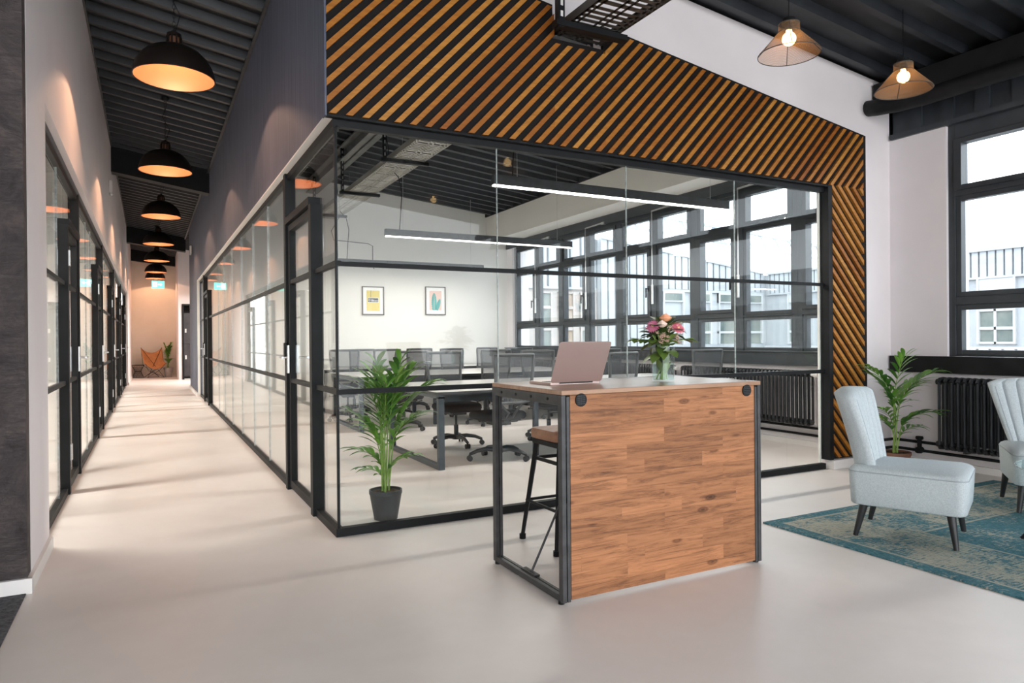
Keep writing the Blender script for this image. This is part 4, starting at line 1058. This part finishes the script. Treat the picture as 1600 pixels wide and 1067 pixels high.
# ------------------------------------------------------------------ far end furniture
t = thing('butterfly_chair', 'tan leather butterfly chair at the far end of the corridor', 'chair', (-.88,22.8,0), .25); t.scale = (.86,.86,.88)
g = MB(); nu = nv = 12
def bf(u, v):       # u across, v from front(0) to top(1)
    x = (u-.5)*(.74+.12*abs(v-.5)); cu = abs(2*u-1)
    z = .36 + .62*v**1.5 + (.1+.12*abs(2*v-1))*cu**2*(1.0) - .1*math.sin(PI*v)*(1-cu) ; y = -.34+.62*v + .04*cu
    return (x, y, z)
vs = [[g.bm.verts.new(bf(i/nu, j/nv)) for i in range(nu+1)] for j in range(nv+1)]
for j in range(nv):
    for i in range(nu): g.bm.faces.new((vs[j][i],vs[j][i+1],vs[j+1][i+1],vs[j+1][i]))
o = g.build('leather_sling', M['tan'], t, smooth=80); sd = o.modifiers.new('solid','SOLIDIFY'); sd.thickness = .008
g = MB()
for sx in (-1,1):
    g.tube([bf(.5+.48*sx,1),(-sx*.3,-.3,.02),(sx*.32,-.33,.02),(-sx*.2,.0,.28),bf(.5-.48*sx,0)], .008, 8)
    g.tube([bf(.5+.48*sx,0),(-sx*.28,.3,.02),(sx*.28,.3,.02),(-sx*.35,.2,.5),bf(.5-.48*sx,1)], .008, 8)
g.build('wire_frame', M['black'], t, smooth=60)
t = thing('wire_side_table', 'black wire side table left of the butterfly chair', 'table', (-1.37,23.1,0))
g = MB()
for k in range(20):
    a = 2*PI*k/20; g.tube([(.19*math.cos(a),.19*math.sin(a),0.006),(.1*math.cos(a+.5),.1*math.sin(a+.5),.22),(.2*math.cos(a+1),.2*math.sin(a+1),.44)], .004, 5)
for r_, z in ((.19,.006),(.1,.22),(.2,.44)): g.tube([(r_*math.cos(a),r_*math.sin(a),z) for a in [2*PI*k/32 for k in range(33)]], .005, 5, cap=False)
g.build('wire_cage', M['black'], t)
MB().lathe([(0,.44),(.2,.44),(.2,.452),(0,.452)], n=32).build('table_top', M['black'], t)
t = thing('locker', 'dark locker cabinet in the doorway at the far right of the corridor', 'locker', (.0,21.6,0))
MB().box(0,1.8,0,.5,.05,2.3).build('cabinet_body', M['locker'], t)
for i in range(4):
    for j in range(2):
        d = MB().box(.03+i*.44,.45+i*.44,-.02,0,.08+j*1.1,1.15+j*1.1).build('door', M['locker'], t, bevel=.004)
        MB().box(.06+i*.44,.11+i*.44,-.035,-.02,.75+j*.9-.1,.83+j*.9-.05).build('latch', M['skirt'], d)

# ------------------------------------------------------------------ outside
struct(MB().box(6.2, 60, -40, 60, -.6, -.4).build('ground', M['extground']), 'pale gravel courtyard outside the windows', 'ground')
def ribs(mb, axis, fixed, a, b, z0, ztop, period, d, out):
    t_ = a
    while t_ < b:
        e = min(t_+period*.78, b)
        if axis == 'y': mb.box(fixed-out*d, fixed, t_, e, z0, ztop(t_))
        else: mb.box(t_, e, fixed-d, fixed, z0, ztop(t_))
        t_ += period
# facade B: plane x = 20
t = thing('courtyard_building', 'long white clad building with ribbon windows across the courtyard', 'building', (0,0,0))
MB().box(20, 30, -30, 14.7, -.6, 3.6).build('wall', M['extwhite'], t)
MB().box(19.985,20,-30,14.55,2.88,3.6).build('gap_shade_panel', M['gapshade'], t)  # dark sheet behind the ribs stands in for their shade
g = MB(); ribs(g, 'y', 20, -30, 14.5, 2.88, lambda v: 3.6, .22, .08, 1); g.box(19.86,20,-30,14.55,3.6,3.68); g.box(19.9,20,-30,14.55,2.82,2.88)
g.build('rib_cladding', M['extwhite'], t)
for i in range(30):
    y = 13.6 - i*1.32
    f = MB().box(19.93,20,y-.95,y,2.5,2.82).box(19.93,20,y-.95,y,1.9,2.0).box(19.93,20,y-.95,y,1.38,1.46).box(19.93,20,y-.95,y,.98,1.04).box(19.9,20,y-.06,y+.0,.98,2.82).box(19.9,20,y-1.0,y-.94,.98,2.82).box(19.93,20,y-.5,y-.44,.98,2.0).build('window_frame', M['extframe'], t)
    MB().box(19.985,19.995,y-.95,y,1.04,1.38).box(19.985,19.995,y-.95,y,1.46,1.9).box(19.985,19.995,y-.9,y-.1,2.55,2.78).build('pane', M['extwin'], f)
g = MB(); ribs(g, 'y', 19.85, -30, 14.6, .6, lambda v: .84, .33, .06, 1); g.box(19.8,20,-30,14.6,.84,.9).build('ledge', M['extframe'], t)
# facade A: plane y = 14.7
ta = lambda x: 4.58 - .122*(x-12)
t = thing('courtyard_building', 'white ribbed side wing with sloping roof edge across the courtyard', 'building', (0,0,0))
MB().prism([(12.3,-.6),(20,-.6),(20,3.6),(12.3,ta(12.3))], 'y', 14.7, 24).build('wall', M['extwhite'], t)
MB().prism([(14.6,2.95),(19.8,2.95),(19.8,ta(19.8)),(14.6,ta(14.6))], 'y', 14.685, 14.7).prism([(12.3,-.4),(14.6,-.4),(14.6,ta(14.6)),(12.3,ta(12.3))], 'y', 14.685, 14.7).build('gap_shade_panel', M['gapshade'], t)  # painted shade behind the wing's ribs
g = MB(); ribs(g, 'x', 14.7, 14.6, 19.8, 2.95, ta, .3, .07, 1); ribs(g, 'x', 14.7, 12.3, 14.6, -.4, ta, .3, .07, 1)
g.prism([(12.3,ta(12.3)),(19.8,ta(19.8)),(19.8,ta(19.8)+.08),(12.3,ta(12.3)+.08)], 'y', 14.58, 14.75); g.box(14.6,19.8,14.62,14.7,2.86,2.94)
g.build('rib_cladding', M['extwhite'], t)
for i in range(4):
    x = 14.9+i*1.3
    f = MB().box(x,x+.95,14.62,14.7,2.5,2.86).box(x,x+.06,14.6,14.7,1,2.86).box(x+.9,x+.96,14.6,14.7,1,2.86).box(x,x+.95,14.62,14.7,1.9,2.0).box(x,x+.95,14.62,14.7,1.38,1.46).build('window_frame', M['extframe'], t)
    MB().box(x+.06,x+.9,14.685,14.695,1.0,1.38).box(x+.06,x+.9,14.685,14.695,1.46,1.9).box(x+.1,x+.85,14.6,14.61,2.56,2.8).build('pane', M['extwin'], f)
t = thing('courtyard_building', 'grey-brown timber fronted wing seen through the far corner windows', 'building', (0,0,0))
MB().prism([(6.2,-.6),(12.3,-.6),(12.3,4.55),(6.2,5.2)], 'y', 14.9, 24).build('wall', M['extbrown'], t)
MB().prism([(6.2,2.9),(12.3,2.9),(12.3,4.55),(6.2,5.16)], 'y', 14.885, 14.9).build('gap_shade_panel', M['gapshade'], t)  # dark backing paints the shade between these ribs
g = MB(); ribs(g, 'x', 14.885, 6.2, 12.2, 2.92, lambda x: 4.55-.1*(x-12.3), .42, .06, 1); g.box(6.2,12.2,14.8,14.9,2.85,2.92)
g.build('rib_cladding', M['extwhite'], t)
for i in range(7):
    x = 6.5+i*.85
    f = MB().box(x,x+.62,14.84,14.9,2.2,2.3).box(x,x+.06,14.82,14.9,.9,2.75).box(x+.56,x+.62,14.82,14.9,.9,2.75).box(x,x+.62,14.84,14.9,2.7,2.76).box(x,x+.62,14.84,14.9,1.5,1.6).build('window_frame', M['extbrown'], t)
    MB().box(x+.06,x+.56,14.885,14.895,.9,1.5).box(x+.06,x+.56,14.885,14.895,1.6,2.2).box(x+.06,x+.56,14.885,14.895,2.3,2.7).build('pane', M['extwinb'] if i % 2 else M['extwin'], f)
t = thing('roof_truss', 'pale lattice truss above the roofs across the courtyard', 'truss', (0,0,0))
g = MB(); g.bar((16,20,6.9),(40,20,5.2),.12); g.bar((16,20,6.2),(40,20,4.5),.1)
for i in range(24):
    x = 16+i; z = 6.2-.0708*(i); g.bar((x,20,z),(x+.5,20,z+.66),.06); g.bar((x+.5,20,z+.66),(x+1,20,z-.07),.06)
g.build('lattice', M['truss'], t)
